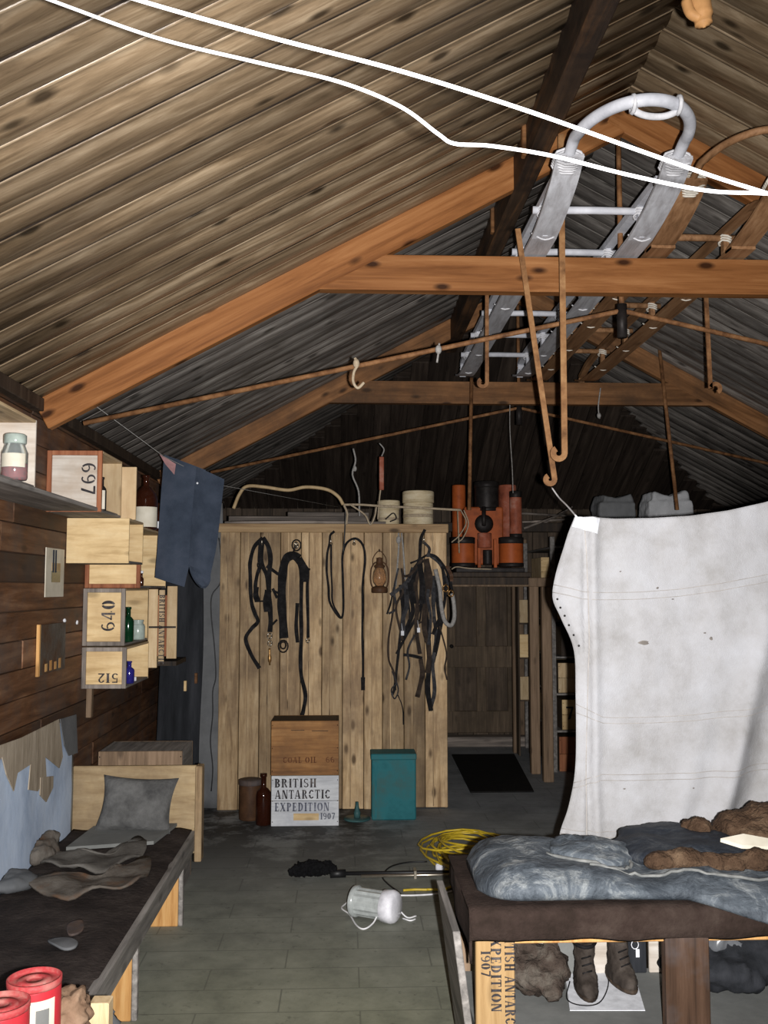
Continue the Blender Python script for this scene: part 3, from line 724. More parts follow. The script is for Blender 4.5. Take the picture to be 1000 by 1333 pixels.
buckle(h, (327, 768), .035, c6, 'iron'); buckle(h, (327, 762), .02, c6, 'iron', .02); buckle(h, (480, 733), .012, c6); buckle(h, (410, 142), .032, c6, 'iron', name='bit_ring'); buckle(h, (408, 142), .014, c6, 'steel', .015, 'bit_ring')
MB().tube([A(*c6(390, 190), YP - .05), A(*c6(408, 120), YP - .05)], .008, 6).build('bit_bar', M['iron'], h)
h = thing('thin_strap', 'long thin black strap looped over two hooks on the partition', 'harness', A(465, 898, YP - .04))
strap(h, [(645, 55), (620, 80), (615, 130), (600, 200), (597, 300), (608, 400), (618, 500), (680, 590), (700, 540), (697, 350), (695, 210), (720, 130), (775, 100), (820, 140), (835, 230), (820, 380), (820, 520), (818, 700), (822, 850), (820, 1040)], .017, c6)
strap(h, [(625, 140), (625, 280), (630, 400), (635, 500), (680, 585)], .013, c6, depth=.01); strap(h, [(822, 960), (822, 1040)], .03, c6, depth=.004)
cd = MB(); cd.tube(cr([A(*p, YP - .06) for p in [(450, 660), (449, 690), (447, 722)]], 5), .006, 6)
tag(cd.build('cord', M['black']), 'short black cord hanging from the rope over the partition edge', 'cord')

h = thing('tangled_harness', 'big tangled bunch of black horse harness on the partition edge', 'harness', A(550, 925, YP - .05))
seed_straps = [
 ([(415, 130), (390, 190), (385, 290), (370, 340)], .035), ([(410, 205), (440, 240), (430, 290)], .03), ([(330, 325), (380, 305), (430, 275)], .022),
 ([(280, 400), (330, 390), (400, 300)], .03), ([(430, 270), (480, 290), (530, 350), (560, 420), (575, 500)], .03), ([(440, 280), (500, 330), (540, 420), (548, 470)], .026),
 ([(235, 465), (215, 560), (195, 620)], .02), ([(240, 440), (230, 600), (205, 760), (205, 880), (235, 960), (245, 1060)], .022), ([(270, 450), (285, 600), (270, 760), (255, 900), (240, 1040), (225, 1090)], .03),
 ([(300, 440), (310, 560), (290, 640), (285, 740)], .05), ([(330, 420), (330, 500), (345, 600), (310, 700), (285, 760)], .045), ([(380, 330), (360, 450), (370, 560), (365, 700), (385, 850)], .045),
 ([(420, 330), (410, 470), (380, 600), (330, 700), (250, 850)], .03), ([(355, 740), (315, 830), (325, 920), (305, 1000)], .022), ([(290, 855), (340, 860), (400, 875)], .034),
 ([(390, 880), (400, 960), (385, 1040), (370, 1100)], .05), ([(430, 400), (420, 560), (430, 720), (440, 900), (430, 1050), (450, 1180)], .055), ([(460, 400), (465, 600), (480, 760), (460, 900), (470, 1060), (445, 1180)], .04),
 ([(480, 420), (490, 560), (500, 700), (470, 860)], .045), ([(500, 690), (530, 800), (540, 860), (530, 930), (542, 1000)], .016), ([(520, 640), (490, 780), (465, 900)], .03),
 ([(345, 350), (320, 420), (270, 470), (215, 510)], .04), ([(400, 300), (350, 380), (340, 470), (350, 560)], .06), ([(420, 300), (440, 400), (430, 520)], .07), ([(385, 330), (400, 450), (395, 560)], .06),
 ([(225, 950), (260, 1050), (240, 1110), (220, 1060), (250, 1020)], .014), ([(255, 1080), (285, 1160), (290, 1260)], .012), ([(415, 560), (410, 700), (440, 830), (430, 960)], .05)]
for k, (q, wd) in enumerate(seed_straps): strap(h, q, wd * .66, c7, ('leather', 'leather_g', 'leather', 'leather_b')[k % 4], depth=random.uniform(0, .06))
for k in range(10):
    x = random.uniform(260, 520); y0 = random.uniform(330, 420)
    strap(h, [(x, y0), (x + random.uniform(-30, 30), y0 + 120), (x + random.uniform(-50, 40), y0 + 230), (x + random.uniform(-60, 30), y0 + random.uniform(260, 420))], random.uniform(.010, .024), c7, ('leather', 'leather_g', 'leather_b')[k % 3], depth=random.uniform(0, .07))
strap(h, [(540, 340), (565, 390), (570, 430)], .024, c7, 'brownleather', .07); buckle(h, (535, 470), .02, c7, 'brass', .07); buckle(h, (565, 500), .018, c7, 'brass', .07)
MB().tube(cr([A(*c7(*p), YP - .1) for p in [(475, 360), (500, 470), (510, 580), (530, 660), (565, 685), (585, 640), (582, 560), (572, 500)]], 6), .016, 8).build('rope_loop', M['greyrope'], h)
for q in [(285, 730), (378, 712)]:
    p = A(*c7(*q), YP - .12); MB().box(p.x - .011, p.x + .011, p.y - .003, p.y, p.z - .017, p.z + .017, .001).build('paper_tag', M['white'], h)
    MB().tube([p + Vector((0, 0, .015)), p + Vector((-.005, .03, .07))], .002, 5).build('tag_string', M['white'], h)
for q in [[(262, 150), (262, 250), (245, 460)], [(280, 150), (290, 260), (300, 420)]]:
    MB().tube(cr([A(*c7(*p), YP - .03) for p in q], 4), .007, 6).build('hanging_thong', M['greyrope'], h)
p = A(*c7(262, 190), YP - .04); MB().ell(p, (.018, .014, .03), 10).build('knot', M['greyrope'], h)

# hurricane lantern on the wall
b = A(*c7(152, 498), YP - .075); L = thing('hurricane_lantern', 'rusty hurricane lantern with a smoked globe hung on the partition', 'lantern', b)
MB().lathe([(.054, 0), (.060, .008), (.060, .035), (.050, .045), (.03, .052)], b, 20).build('tank', M['brownleather'], L)
MB().lathe([(.03, .05), (.046, .075), (.052, .11), (.046, .155), (.033, .185)], b, 20).build('globe', M['smoked'], L)
MB().lathe([(.036, .185), (.04, .19), (.04, .20), (.026, .21), (.022, .25), (.028, .255), (.0, .262)], b, 16).build('chimney', M['brownleather'], L)
for sx in (-1, 1):
    MB().tube(cr([b + Vector((sx * .045, 0, .03)), b + Vector((sx * .064, 0, .08)), b + Vector((sx * .062, 0, .17)), b + Vector((sx * .04, 0, .215)), b + Vector((sx * .02, 0, .225))], 4), .006, 6).build('side_tube', M['brownleather'], L)
MB().tube(cr([b + Vector((-.05, 0, .2)), b + Vector((-.045, .02, .26)), b + Vector((0, .04, .31)), b + Vector((.045, .02, .26)), b + Vector((.05, 0, .2))], 5), .0035, 6).build('bail', M['brownleather'], L)
MB().tube([b + Vector((0, .06, .32)), b + Vector((0, .03, .305))], .005, 6).build('hanging_nail', M['iron'], L)

# ------------------------------------------------------------------ floor along the partition
def crate(name, label, x0, x1, y0, y1, z0, z1, m_front, m_side, nb=2, cat='crate', grp=None, open_top=False):
    T = thing(name, label, cat, ((x0 + x1) / 2, (y0 + y1) / 2, z0), grp); t = .014
    hb = (z1 - z0) / nb
    for k in range(nb):
        MB().box(x0, x1, y0, y0 + t, z0 + k * hb + .0015, z0 + (k + 1) * hb - .0015, .002).build('front_board', m_front, T)
        MB().box(x0, x1, y1 - t, y1, z0 + k * hb + .0015, z0 + (k + 1) * hb - .0015, .002).build('back_board', m_front, T)
    for xa in (x0, x1 - t): MB().box(xa, xa + t, y0 + t, y1 - t, z0 + .002, z1 - .002, .002).build('side_panel', m_side, T)
    if not open_top: MB().box(x0 + t, x1 - t, y0 + t, y1 - t, z1 - t, z1 - .002, .002).build('lid', m_side, T)
    MB().box(x0 + t, x1 - t, y0 + t, y1 - t, z0 + .001, z0 + t, .002).build('base', m_side, T)
    for zz in (z0 + .03, (z0 + z1) / 2, z1 - .03):
        for xx in (x0 + .008, x1 - .008): MB().lathe([(.0035, 0), (.0035, .002)], (xx, y0 + .0005, zz), 6, Matrix.Rotation(PI / 2, 3, 'X')).build('nail', M['iron'], T)
    return T
YC = 6.62
za = 0.0; pa, pb = A(353, 1063, YC), A(441, 1063, YC)
cw = crate('packing_crate', 'whitewashed packing crate stencilled with expedition lettering, under the brown crate', pa.x, pb.x, YC, YC + .3, 0, .335, M['whitec'], M['crate'], 2)
zt = .335
X0 = pa.x; cwid = pb.x - pa.x
letters('BRITISH', .058, (X0 + .02, YC, .257), (1, 0, 0), (0, 0, 1), M['ink'], cw, wide=.93)
letters('ANTARCTIC', .058, (X0 + .025, YC, .182), (1, 0, 0), (0, 0, 1), M['ink'], cw, wide=.86)
letters('EXPEDITION', .056, (X0 + .022, YC, .10), (1, 0, 0), (0, 0, 1), M['fadedink'], cw, wide=.84)
letters('1907', .042, (X0 + .33, YC, .045), (1, 0, 0), (0, 0, 1), M['fadedink'], cw, wide=.85)
MB().box(X0 + .15, X0 + .32, YC - .002, YC, .04, .085).build('pasted_paper', M['crate'], cw)
cu = crate('packing_crate', 'brown packing crate with faded lettering, on top of the whitewashed one', X0 - .004, X0 + cwid - .002, YC - .0, YC + .3, zt + .0005, zt + .365, M['brownc'], M['dark'], 1)
letters('COAL', .038, (X0 + .075, YC, zt + .085), (1, 0, 0), (0, 0, 1), M['darkredink'], cu); letters('OIL', .038, (X0 + .225, YC, zt + .085), (1, 0, 0), (0, 0, 1), M['darkredink'], cu)
for dx_ in (.365, .397): letters('6', .038, (X0 + dx_, YC, zt + .085), (1, 0, 0), (0, 0, 1), M['darkredink'], cu)
MB().box(X0 + .13, X0 + .22, YC - .001, YC + .001, zt + .30, zt + .304).box(X0 + .27, X0 + .38, YC - .001, YC + .001, zt + .295, zt + .299).build('crack', M['dark'], cu)

def bottle(name, label, base, prof, mat, cat='bottle', grp=None, lab=None, labmat='label', cap=None, n=20):
    T = thing(name, label, cat, base, grp)
    MB().lathe(prof, base, n).build('glass', M[mat], T)
    if lab:
        r, z0, z1, a0, a1 = lab; nn = 12
        MB().grid(lambda u, v: Vector(base) + Vector((r * math.cos(a0 + (a1 - a0) * u), r * math.sin(a0 + (a1 - a0) * u), z0 + (z1 - z0) * v)), nn, 1).build('label', M[labmat], T)
    if cap: MB().lathe(cap[0], base, 14).build('stopper', M[cap[1]], T)
    return T
def bprof(r, h, neck=.3, nr=.35):
    s = h * (1 - neck)
    return [(r * .9, 0), (r, .006), (r, s * .82), (r * .9, s * .92), (r * .6, s), (r * nr, s + h * .03), (r * nr, h * .93), (r * nr * 1.3, h * .94), (r * nr * 1.3, h)]
pb_ = A(343, 1058, 6.68); bottle('glass_bottle', 'tall dark amber bottle beside the stacked crates', (pb_.x, 6.68, 0), bprof(.052, .34, .3, .33), 'amber')
pk = A(326, 1056, 6.85); T = thing('round_tin', 'dull brown round tin at the foot of the partition', 'tin', (pk.x, 6.85, 0))
MB().lathe([(.078, 0), (.08, .01), (.08, .25), (.078, .26)], (pk.x, 6.85, 0), 24).build('body', M['brownleather'], T); MB().lathe([(.082, .235), (.084, .24), (.084, .268), (.07, .272)], (pk.x, 6.85, 0), 24).build('lid', M['stainw'], T)
pt0, pt1 = A(484, 1055, 6.75), A(542, 1055, 6.75); T = thing('teal_chest', 'teal painted tin chest standing upright against the partition', 'chest', ((pt0.x + pt1.x) / 2, 6.85, 0))
MB().box(pt0.x, pt1.x, 6.76, 6.96, 0, .43, .008).build('body', M['tealbox'], T); MB().box(pt0.x - .006, pt1.x + .004, 6.75, 6.965, .41, .452, .006).build('lid', M['tealbox'], T)
MB().box(pt0.x + .02, pt0.x + .035, 6.748, 6.752, .02, .4).build('seam', M['tealbox'], T)
pc = A(465, 1052, 6.8); T = thing('candle_holder', 'small teal candle holder on the floor beside the teal chest', 'candle holder', (pc.x, 6.8, 0))
MB().lathe([(.09, 0), (.095, .008), (.09, .012), (.02, .014)], (pc.x, 6.8, 0), 24).build('dish', M['tealtin'], T); MB().lathe([(.022, .012), (.024, .05), (.02, .055), (.012, .09), (.01, .12)], (pc.x, 6.8, 0), 14).build('socket', M['tealtin'], T)

# ------------------------------------------------------------------ left of the partition: felt curtain, grey strip, cord
def curtain(name, px0, px1, py0, py1, Y, mat, label, amp, freq, cat):
    a, b, c = A(px0, py0, Y), A(px1, py0, Y), A(px0, py1, Y)
    fn = lambda u, v: Vector((a.x + (b.x - a.x) * u + .01 * math.sin(v * 6), Y + amp * math.sin(u * freq + v * 1.5) + .01 * noise.noise((u * 3, v * 4, 1)), a.z + (c.z - a.z) * v))
    return tag(MB().grid(fn, 30, 20, (0, .008, 0)).build(name, M[mat]), label, cat)
curtain('felt_curtain', 209, 264, 740, 1068, 6.75, 'felt', 'black felt curtain hanging at the left wall behind the trousers', .012, 13, 'curtain')
curtain('canvas_strip', 258, 290, 655, 1052, 7.12, 'greycanvas', 'grey canvas strip hanging between felt curtain and partition', .006, 5, 'cloth')
p = [A(*q, 7.108) for q in [(285, 700), (288, 730), (287, 758), (276, 775), (275, 800), (279, 840), (281, 880), (277, 900), (277, 930), (274, 965), (277, 1000), (275, 1030)]]
tag(MB().tube(cr(p, 5), .0045, 6).build('cord', M['black']), 'thin black cord wandering down the grey canvas strip', 'cord')
for q, m_ in [((241, 893), 'crate'), ((255, 883), 'rafter_b')]:
    a = A(*q, 6.72); tag(MB().box(a.x - .009, a.x + .009, 6.715, 6.745, a.z - .035, a.z + .035, .002).build('wooden_toggle', M[m_]), {'crate': 'pale wooden toggle pinned to the felt curtain', 'rafter_b': 'reddish wooden toggle pinned to the felt curtain'}[m_], 'toggle')

# ------------------------------------------------------------------ passage and far door
dx0, dx1 = 1.02, 1.78; D = thing('door_1', 'dark four-panelled wooden door at the end of the passage', None, ((dx0 + dx1) / 2, YB - .05, 0)); D['kind'] = 'structure'
MB().box(dx0, dx1, YB - .045, YB - .01, .12, 2.05).build('slab', M['door'], D)
for xa, xb in ((dx0, dx0 + .11), ((dx0 + dx1) / 2 - .05, (dx0 + dx1) / 2 + .05), (dx1 - .11, dx1)): MB().box(xa, xb, YB - .075, YB - .04, .12, 2.05, .006).build('stile', M['door_r'], D)
for za, zb in ((.12, .34), (.78, 1.0), (1.92, 2.05)): MB().box(dx0, dx1, YB - .078, YB - .04, za, zb, .006).build('rail', M['door_r'], D)
for xa, xb in ((dx0 - .09, dx0), (dx1, dx1 + .1)): MB().box(xa, xb, YB - .09, YB - .005, 0, 2.1, .004).build('jamb', M['postw'], D)
MB().box(dx0 - .1, dx1 + .1, YB - .22, YB - .06, 0, .1, .006).build('threshold', M['greywood_x'], D)
MB().tube([(dx0 + .07, YB - .06, 1.0), (dx0 + .07, YB - .11, 1.0)], .02, 10).build('door_knob', M['iron'], D)
mat0 = [A(590, 982, 9.2), A(668, 980, 9.2)]
mt = MB(); a, b, c, d = Vector((1.02, 9.3, .001)), Vector((1.62, 9.3, .001)), Vector((1.48, 7.62, .001)), Vector((.98, 7.62, .001))
mt.poly([p + Vector((0, 0, .012)) for p in (d, c, b, a)], (0, 0, 1), .0115)
tag(mt.build('door_mat', M['mat']), 'black mat on the passage floor before the door', 'mat')
def post(px0, px1, Y, d, z0, z1, mat, label, name='post'):
    a, b = A(px0, 900, Y), A(px1, 900, Y)
    return tag(MB().box(a.x, b.x, Y, Y + d, z0, z1, .005).build(name, mat), label, 'post')
PFY = 8.0; fx0, fx1 = PX1 + .005, A(722, 900, PFY).x; lz = A(600, 752, PFY).z
fr_ = thing('door_frame', 'plain timber frame standing across the passage below the orange apparatus', 'door frame', ((fx0 + fx1) / 2, PFY, 0))
MB().box(fx0, fx1, PFY, PFY + .07, lz - .075, lz, .005).build('lintel', M['postw'], fr_)
MB().box(A(707, 900, PFY).x, A(720, 900, PFY).x, PFY, PFY + .07, 0, lz - .075, .005).build('post', M['postw'], fr_)
MB().box(fx0, fx0 + .04, PFY, PFY + .07, 0, lz - .075, .005).build('post', M['postw'], fr_)
post(691, 703, 8.35, .07, 0, 1.66, M['postw'], 'rough timber post just behind the passage door frame')
post(668, 676, 9.4, .06, 0, 2.2, M['postw'], 'slender timber post beside the far door')
# apparatus
AX, AY, AZ = A(634, 745, 7.75).x, 7.75, A(634, 745, 7.75).z
pl = thing('apparatus_shelf', 'dark plank shelf that carries the orange gas apparatus', 'shelf', (AX, AY, AZ - .06))
MB().box(AX - .3, AX + .32, AY - .2, AY + .5, lz + .0005, AZ - .003, .004).build('plank', M['dark'], pl)
MB().box(PX1 + .002, AX + .32, AY - .1, AY - .04, lz - .06, lz, .004).build('bearer', M['dark'], pl)
G = thing('gas_generator', 'orange painted acetylene gas generator of drums and pipes above the passage', 'gas generator', (AX, AY, AZ))
def drum(px0, px1, py0, py1, dy, mat, name, bands=True, nn=24):
    a, b = A(px0, py1, AY + dy), A(px1, py0, AY + dy); r = (b.x - a.x) / 2; cx = (a.x + b.x) / 2; z0, z1 = a.z, b.z
    o = MB().lathe([(r * .97, z0), (r, z0 + .01), (r, z1 - .01), (r * .97, z1)], (cx, AY + dy, 0), nn).build(name, M[mat], G)
    if bands:
        for q0, q1 in ((z0, z0 + .035), (z1 - .05, z1 + .004)): MB().lathe([(r * 1.0, q0), (r * 1.035, q0 + .004), (r * 1.035, q1 - .004), (r * .9, q1)], (cx, AY + dy, 0), nn).build('band', M['iron'], o)
    return o
drum(588, 618, 700, 738, 0, 'orange', 'drum'); drum(650, 681, 700, 738, 0, 'orange', 'drum')
a = A(605, 735, AY + .12); b = A(655, 660, AY + .12)
MB().box(a.x, b.x, AY + .12, AY + .3, a.z, b.z, .01).build('tank', M['orange'], G)
drum(589, 606, 632, 720, .35, 'orange', 'rear_cylinder', False); drum(650, 672, 632, 720, .35, 'rustred', 'rear_cylinder', False)
drum(618, 649, 628, 666, .2, 'iron', 'bell')
drum(664, 679, 640, 700, .1, 'rustred', 'standpipe', True)
p = A(630, 682, AY + .1); MB().lathe([(.075, 0), (.078, .01), (.05, .03), (.02, .035)], p, 18, Matrix.Rotation(PI / 2, 3, 'X')).build('valve_disc', M['iron'], G)
MB().tube([A(630, 660, AY + .06), A(630, 684, AY + .02)], .018, 10).build('pipe', M['iron'], G)
drum(622, 640, 694, 713, -.12, 'rustred', 'regulator', False); drum(629, 641, 716, 735, -.12, 'iron', 'lower_valve', False)
for px in (624, 645): MB().box(A(px - 2, 730, AY - .05).x, A(px + 2, 730, AY - .05).x, AY - .06, AY - .03, AZ, A(px, 702, AY).z, .003).build('strut', M['orange'], G)
MB().box(AX - .27, AX + .28, AY - .16, AY + .12, AZ - .004, AZ + .035, .006).build('tray', M['iron'], G)
for q in ([(600, 664), (607, 680), (598, 697), (588, 706)], [(604, 664), (610, 682), (603, 700), (596, 706)], [(596, 664), (598, 720)]):
    MB().tube(cr([A(*p, AY - .25) for p in q], 5), .005, 6).build('gas_tube', M['rope'], G)
MB().tube(cr([A(*p, AY - .22) for p in [(588, 741), (595, 738), (612, 740), (640, 741)]], 5), .005, 6).build('gas_tube', M['rope'], G)
# pipes and laths stored above the passage
for i, (a_, b_, yv) in enumerate([((676, 668), (745, 672), 8.2), ((680, 680), (740, 676), 8.25), ((682, 688), (735, 668), 8.15), ((690, 692), (745, 660), 8.3)]):
    mb = MB(); mb.tube([A(*a_, yv), A(*b_, yv + .15)], .010, 7)
    tag(mb.build('lath', M['greywood_x']), 'thin pale lath stored above the passage near the orange apparatus', 'lath', 'laths stored above the passage')
bm_ = MB().box(PX1, 2.6, 8.22, 8.3, 2.08, 2.16, .004).build('beam', M['dark']); tag(bm_, 'dark cross beam over the passage behind the orange apparatus', 'beam')
# right-hand shelving of the passage: crates with numbers
sx0 = A(722, 900, 8.35).x
SR = thing('shelf_rack', 'tall timber rack of stored boxes along the passage', 'rack', (2.1, 8.9, 0))
for yv, xv in ((8.42, sx0 + .0), (9.7, sx0)):
    MB().box(xv - .005, xv + .035, yv, yv + .04, 0, 2.05, .003).build('upright', M['greywood'], SR)
levels = [(.0, .34, 'redwood', ''), (.36, .66, 'crate', '72'), (.68, .98, 'crate_z', ''), (1.0, 1.3, 'dark', ''), (1.32, 1.6, 'crate', '21'), (1.62, 1.95, 'crate_z', '')]
cl_ = ['reddish bottom crate', 'pale numbered crate second from the floor', 'pale upright-boarded crate third from the floor', 'dark crate fourth from the floor', 'pale numbered crate fifth from the floor', 'topmost pale crate']
for k, ((z0, z1, mm, num), nm) in enumerate(zip(levels, cl_)):
    MB().box(sx0 + .03, sx0 + .55, 8.43, 9.72, z1 + .001, z1 + .018, .002).build('shelf_board', M['greywood'], SR)
    zz0 = z0 if k == 0 else z0 - .001
    cx0 = sx0 + .06 + (k % 2) * .03; T = crate('stored_crate', nm + ' on the passage rack', cx0, cx0 + .34, 8.46, 8.9, zz0, z1 - .04, M[mm], M['door'], 2 if mm != 'dark' else 1, 'crate', 'crates on the passage rack')
    if num: letters(num, .11, (cx0 + .03, 8.46, (z0 + z1) / 2 - .06), (1, 0, 0), (0, 0, 1), M['ink'], T)
    cx1 = sx0 + .05; MBm = ['crate_z', 'door', 'crate', 'door', 'crate_z', 'crate'][k]
    crate('stored_crate', nm.replace('from the floor', 'from the floor in the row behind').replace('topmost pale', 'topmost rear').replace('bottom crate', 'bottom crate of the row behind') + ' on the passage rack', cx1, cx1 + .4, 9.1, 9.55, zz0, z1 - .06, M[MBm], M['crate_z' if k % 2 else 'door'], 2, 'crate', 'crates on the passage rack')
NR = thing('narrow_rack', 'narrow rack beside the far door holding pale slips of board', 'rack', (A(683, 900, 9.3).x, 9.3, 0))
nx0, nx1 = A(677, 900, 9.25).x, A(692, 900, 9.25).x
for xq in (nx0 - .012, nx1): MB().box(xq, xq + .014, 9.25, 9.42, 0, 1.75, .002).build('upright', M['door'], NR)
for k, (py, mm, nm) in enumerate([(795, 'crate_z', 'upper'), (840, 'crate', 'middle'), (895, 'crate_z', 'lower')]):
    zc = A(683, py, 9.27).z - .115
    MB().box(nx0 + .003, nx1 - .001, 9.25, 9.42, zc - .016, zc, .002).build('shelf', M['door'], NR)
    tag(MB().box(nx0 + .006, nx1 - .006, 9.26, 9.28, zc, zc + .22, .002).build('small_board', M[mm]), nm + ' pale slip of board in the narrow rack beside the far door', 'board', 'pale boards beside the far door')
# far partition on the right, mostly behind the canvas
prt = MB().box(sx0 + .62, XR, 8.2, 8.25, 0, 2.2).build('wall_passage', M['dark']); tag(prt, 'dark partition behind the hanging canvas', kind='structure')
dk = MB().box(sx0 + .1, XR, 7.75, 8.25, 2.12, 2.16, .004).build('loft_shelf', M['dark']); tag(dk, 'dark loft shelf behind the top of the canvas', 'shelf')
def bundle(px0, px1, py0, py1, Y, label, mat='whitecloth', seed=0):
    a, b = A(px0, py1, Y), A(px1, py0, Y); a.z = 2.16; mb = MB(); rs = random.Random(seed)
    cx, cz = (a.x + b.x) / 2, (a.z + b.z) / 2
    W_, H_ = b.x - a.x, b.z - a.z
    mb.box(a.x, b.x, Y - .14, Y + .14, a.z, a.z + H_ * .7, .01)
    for kx, tl in ((.3, .22), (.68, -.3)):
        Mx = Matrix.Translation((a.x + W_ * kx, Y, a.z + H_ * .62)) @ Matrix.Rotation(tl, 4, 'Y') @ Matrix.Rotation(.15, 4, 'Z')
        mb.box(-W_ * .26, W_ * .26, -.12, .12, -H_ * .38, H_ * .34, .01, Mx)
    mb = mb.remesh(.012, 1, .012, 8)
    zmin = min(v.z for v in mb.v)
    for v in mb.v: v.z += 2.16 - zmin
    tag(mb.build('wrapped_bundle', M[mat], fixn=False), label, 'bundle', 'bundles on the loft shelf')
bundle(775, 822, 648, 672, 7.95, 'grey wrapped bundle on the loft shelf behind the canvas', 'greycanvas', 1)
bundle(838, 895, 645, 668, 7.95, 'pale crumpled bundle on the loft shelf beside a hanging rod', 'whitecloth', 2)

# ------------------------------------------------------------------ sledges on the collar beams
def sledge(name, label, xc, hw, yn, yt, bars, mrun, mtop, mlash, bowr, extras=True):
    z0 = 3.126; S = thing(name, label, 'sledge', (xc, (yn + yt) / 2, z0))
    RW = .11
    for sx in (-1, 1):
        x = xc + sx * hw
        path = [(yn + .17, .145), (yn + .28, .09), (yn + .45, .045), (yn + .65, .012), (Y1 - .02, .006), (5.6, .0), (yt - .5, .0), (yt - .2, .01), (yt, .05)]
        P = cr([(x, a, z0 + b + .009) for a, b in path], 5)
        MB().ribbon(P, RW, .014, (0, .05, 1)).build('runner', mrun, S)
        P = cr([(x, yn + .30, z0 + .105), (x, yn + .42, z0 + .15), (x, bars[0], z0 + .165), (x, bars[-1], z0 + .165), (x, yt - .05, z0 + .10), (x, yt, z0 + .06)], 6)
        MB().ribbon(P, .045, .03, (0, 0, 1)).build('upper_rail', mtop, S)
        for yb in bars:
            up = MB().box(x - .014, x + .014, yb - .022, yb + .022, z0 + .012, z0 + .16, .004).build('upright', mtop, S)
            ls = MB()
            for k in range(3): ls.tube([(x + .03 * math.cos(a), yb + .03 * math.sin(a), z0 + .115 + k * .012 + .006 * math.sin(2 * a)) for a in [2 * PI * q / 8 for q in range(8)]], .005, 5, closed=True)
            ls.build('lashing', mlash, up)
            ls = MB()
            ls.tube(cr([(x - RW * .52, yb, z0 + .03), (x, yb - .01, z0 - .002), (x + RW * .52, yb, z0 + .03), (x + .02, yb + .01, z0 + .08)], 4), .004, 5); 
            ls.build('lashing', mlash, up)
    for yb in bars: MB().tube([(xc - hw - .05, yb, z0 + .135), (xc, yb, z0 + .138), (xc + hw + .05, yb, z0 + .135)], .017, 10).build('crossbar', mtop, S)
    arc = []
    for k in range(17):
        a = PI * k / 16; arc.append((xc - (hw + .0) * math.cos(a), yn + .12 - .30 * math.sin(a), z0 + .186 + .014 * math.sin(a)))
    arc = [(xc - hw, yn + .30, z0 + .125)] + arc + [(xc + hw, yn + .30, z0 + .125)]
    MB().tube(cr(arc, 3), bowr, 10).build('front_bow', mtop, S)
    for k in (0, 1):
        x = xc + (-1, 1)[k] * hw
        ls = MB()
        for j in range(5): ls.tube([(x + .058 * math.cos(a), yn + .19 + j * .012, z0 + .158 - .004 * j + .032 * math.sin(a)) for a in [2 * PI * q / 10 for q in range(10)]], .006, 5, closed=True)
        ls.build('bow_lashing', mlash, S)
    if extras:
        MB().tube(cr([(xc - .06, yn - .16, z0 + .195), (xc - .055, yn - .15, z0 + .172), (xc - .01, yn - .14, z0 + .160), (xc + .05, yn - .135, z0 + .162), (xc + .095, yn - .14, z0 + .178), (xc + .10, yn - .14, z0 + .2)], 5), .013, 7).build('rope_becket', mlash, S)
        for q in range(2): MB().tube([(xc + (-.065, .10)[q], yn - .155 + .03 * math.cos(a), z0 + .195 + .03 * math.sin(a)) for a in [2 * PI * k / 10 for k in range(10)]], .008, 6, closed=True).build('rope_turn', mlash, S)
    return S
sledge('sledge', 'white painted wooden sledge lying on the collar beams', 1.085, .215, 3.42, 7.05, [4.09, 4.62, 5.15, 5.69, 6.2, 6.73], M['sledgegrey'], M['sledgew'], M['wlash'], .023)
sledge('sledge', 'bare brown wooden sledge lying on the collar beams beside the white one', 1.62, .185, 3.62, 7.2, [4.4, 4.95, 5.5, 6.05, 6.6], M['sledgeb'], M['sledgeb'], M['lash'], .015, False)

# ------------------------------------------------------------------ hooks, rods and ropes under the roof
def flat_hook(label, top, bot, curl, wd, mat='hook', side=-1, th=.010, grp='long rusty hooks under the roof', name='hanging_hook'):
    """strap hanging from top to bot with a curl of radius curl turning towards side"""
    top, bot = Vector(top), Vector(bot); P = [top, top.lerp(bot, .33), top.lerp(bot, .66), bot]
    H = MB(); P = cr(P, 4)
    c = bot + Vector((side * curl, 0, 0))
    for k in range(1, 13):
        a = -PI * 1.35 * k / 12
        r = curl * (1 - .25 * k / 12)
        P.append(c + Vector((-side * r * math.cos(a), 0, r * math.sin(a))))
    H.ribbon(P, wd, th)
    return tag(H.build(name, M[mat]), label, 'hook', grp)
yh = Y1 - .035
flat_hook('long rusty strap hook in front of the collar beam, hanging from the purlin', A(730, 175, yh - .1), A(735, 590, yh - .1), .028, .026)
flat_hook('slanting rusty strap hook that holds the canvas string', A(674, 298, yh), A(722, 624, yh), .022, .024)
flat_hook('short rusty hook behind the collar beam, over the sledge tail', A(634, 384, 5.1), A(634, 498, 5.1), .025, .020, 'rod')
flat_hook('short rusty hook hanging near the right roof slope', A(919, 382, 4.9), A(925, 506, 4.9), -.028, .022, 'rod')
YN = 2.3; tip = A(917, 36, YN); hk = thing('hanging_hook', 'thick pale wooden hook end hanging close overhead beyond the cables', 'hook', tip)
pk_ = [tip + Vector((0, 0, .0)), tip + Vector((-.001, 0, .008)), tip + Vector((-.004, 0, .03)), tip + Vector((-.010, 0, .08)), tip + Vector((-.016, 0, .2)), Vector((tip.x - .02, YN, roofh(tip.x) - .005))]
MB().tube(cr(pk_, 4), [.004] * 2 + [.014] * 2 + [.022] * 4 + [.027] * 4 + [.028] * 9, 14).build('shank', M['hook_pale'], hk)
MB().tube(cr([tip + Vector((-.045, 0, .07)), tip + Vector((-.035, -.004, .035)), tip + Vector((-.012, -.006, .022))], 5), .014, 10).build('barb', M['hook_pale'], hk)
def rod(label, q0, q1, Y, r, mat='rod', name='hanging_rod'):
    return tag(MB().tube([A(*q0, Y), A(*q1, Y)], r, 8).build(name, M[mat]), label, 'rod', 'hanging rods under the roof')
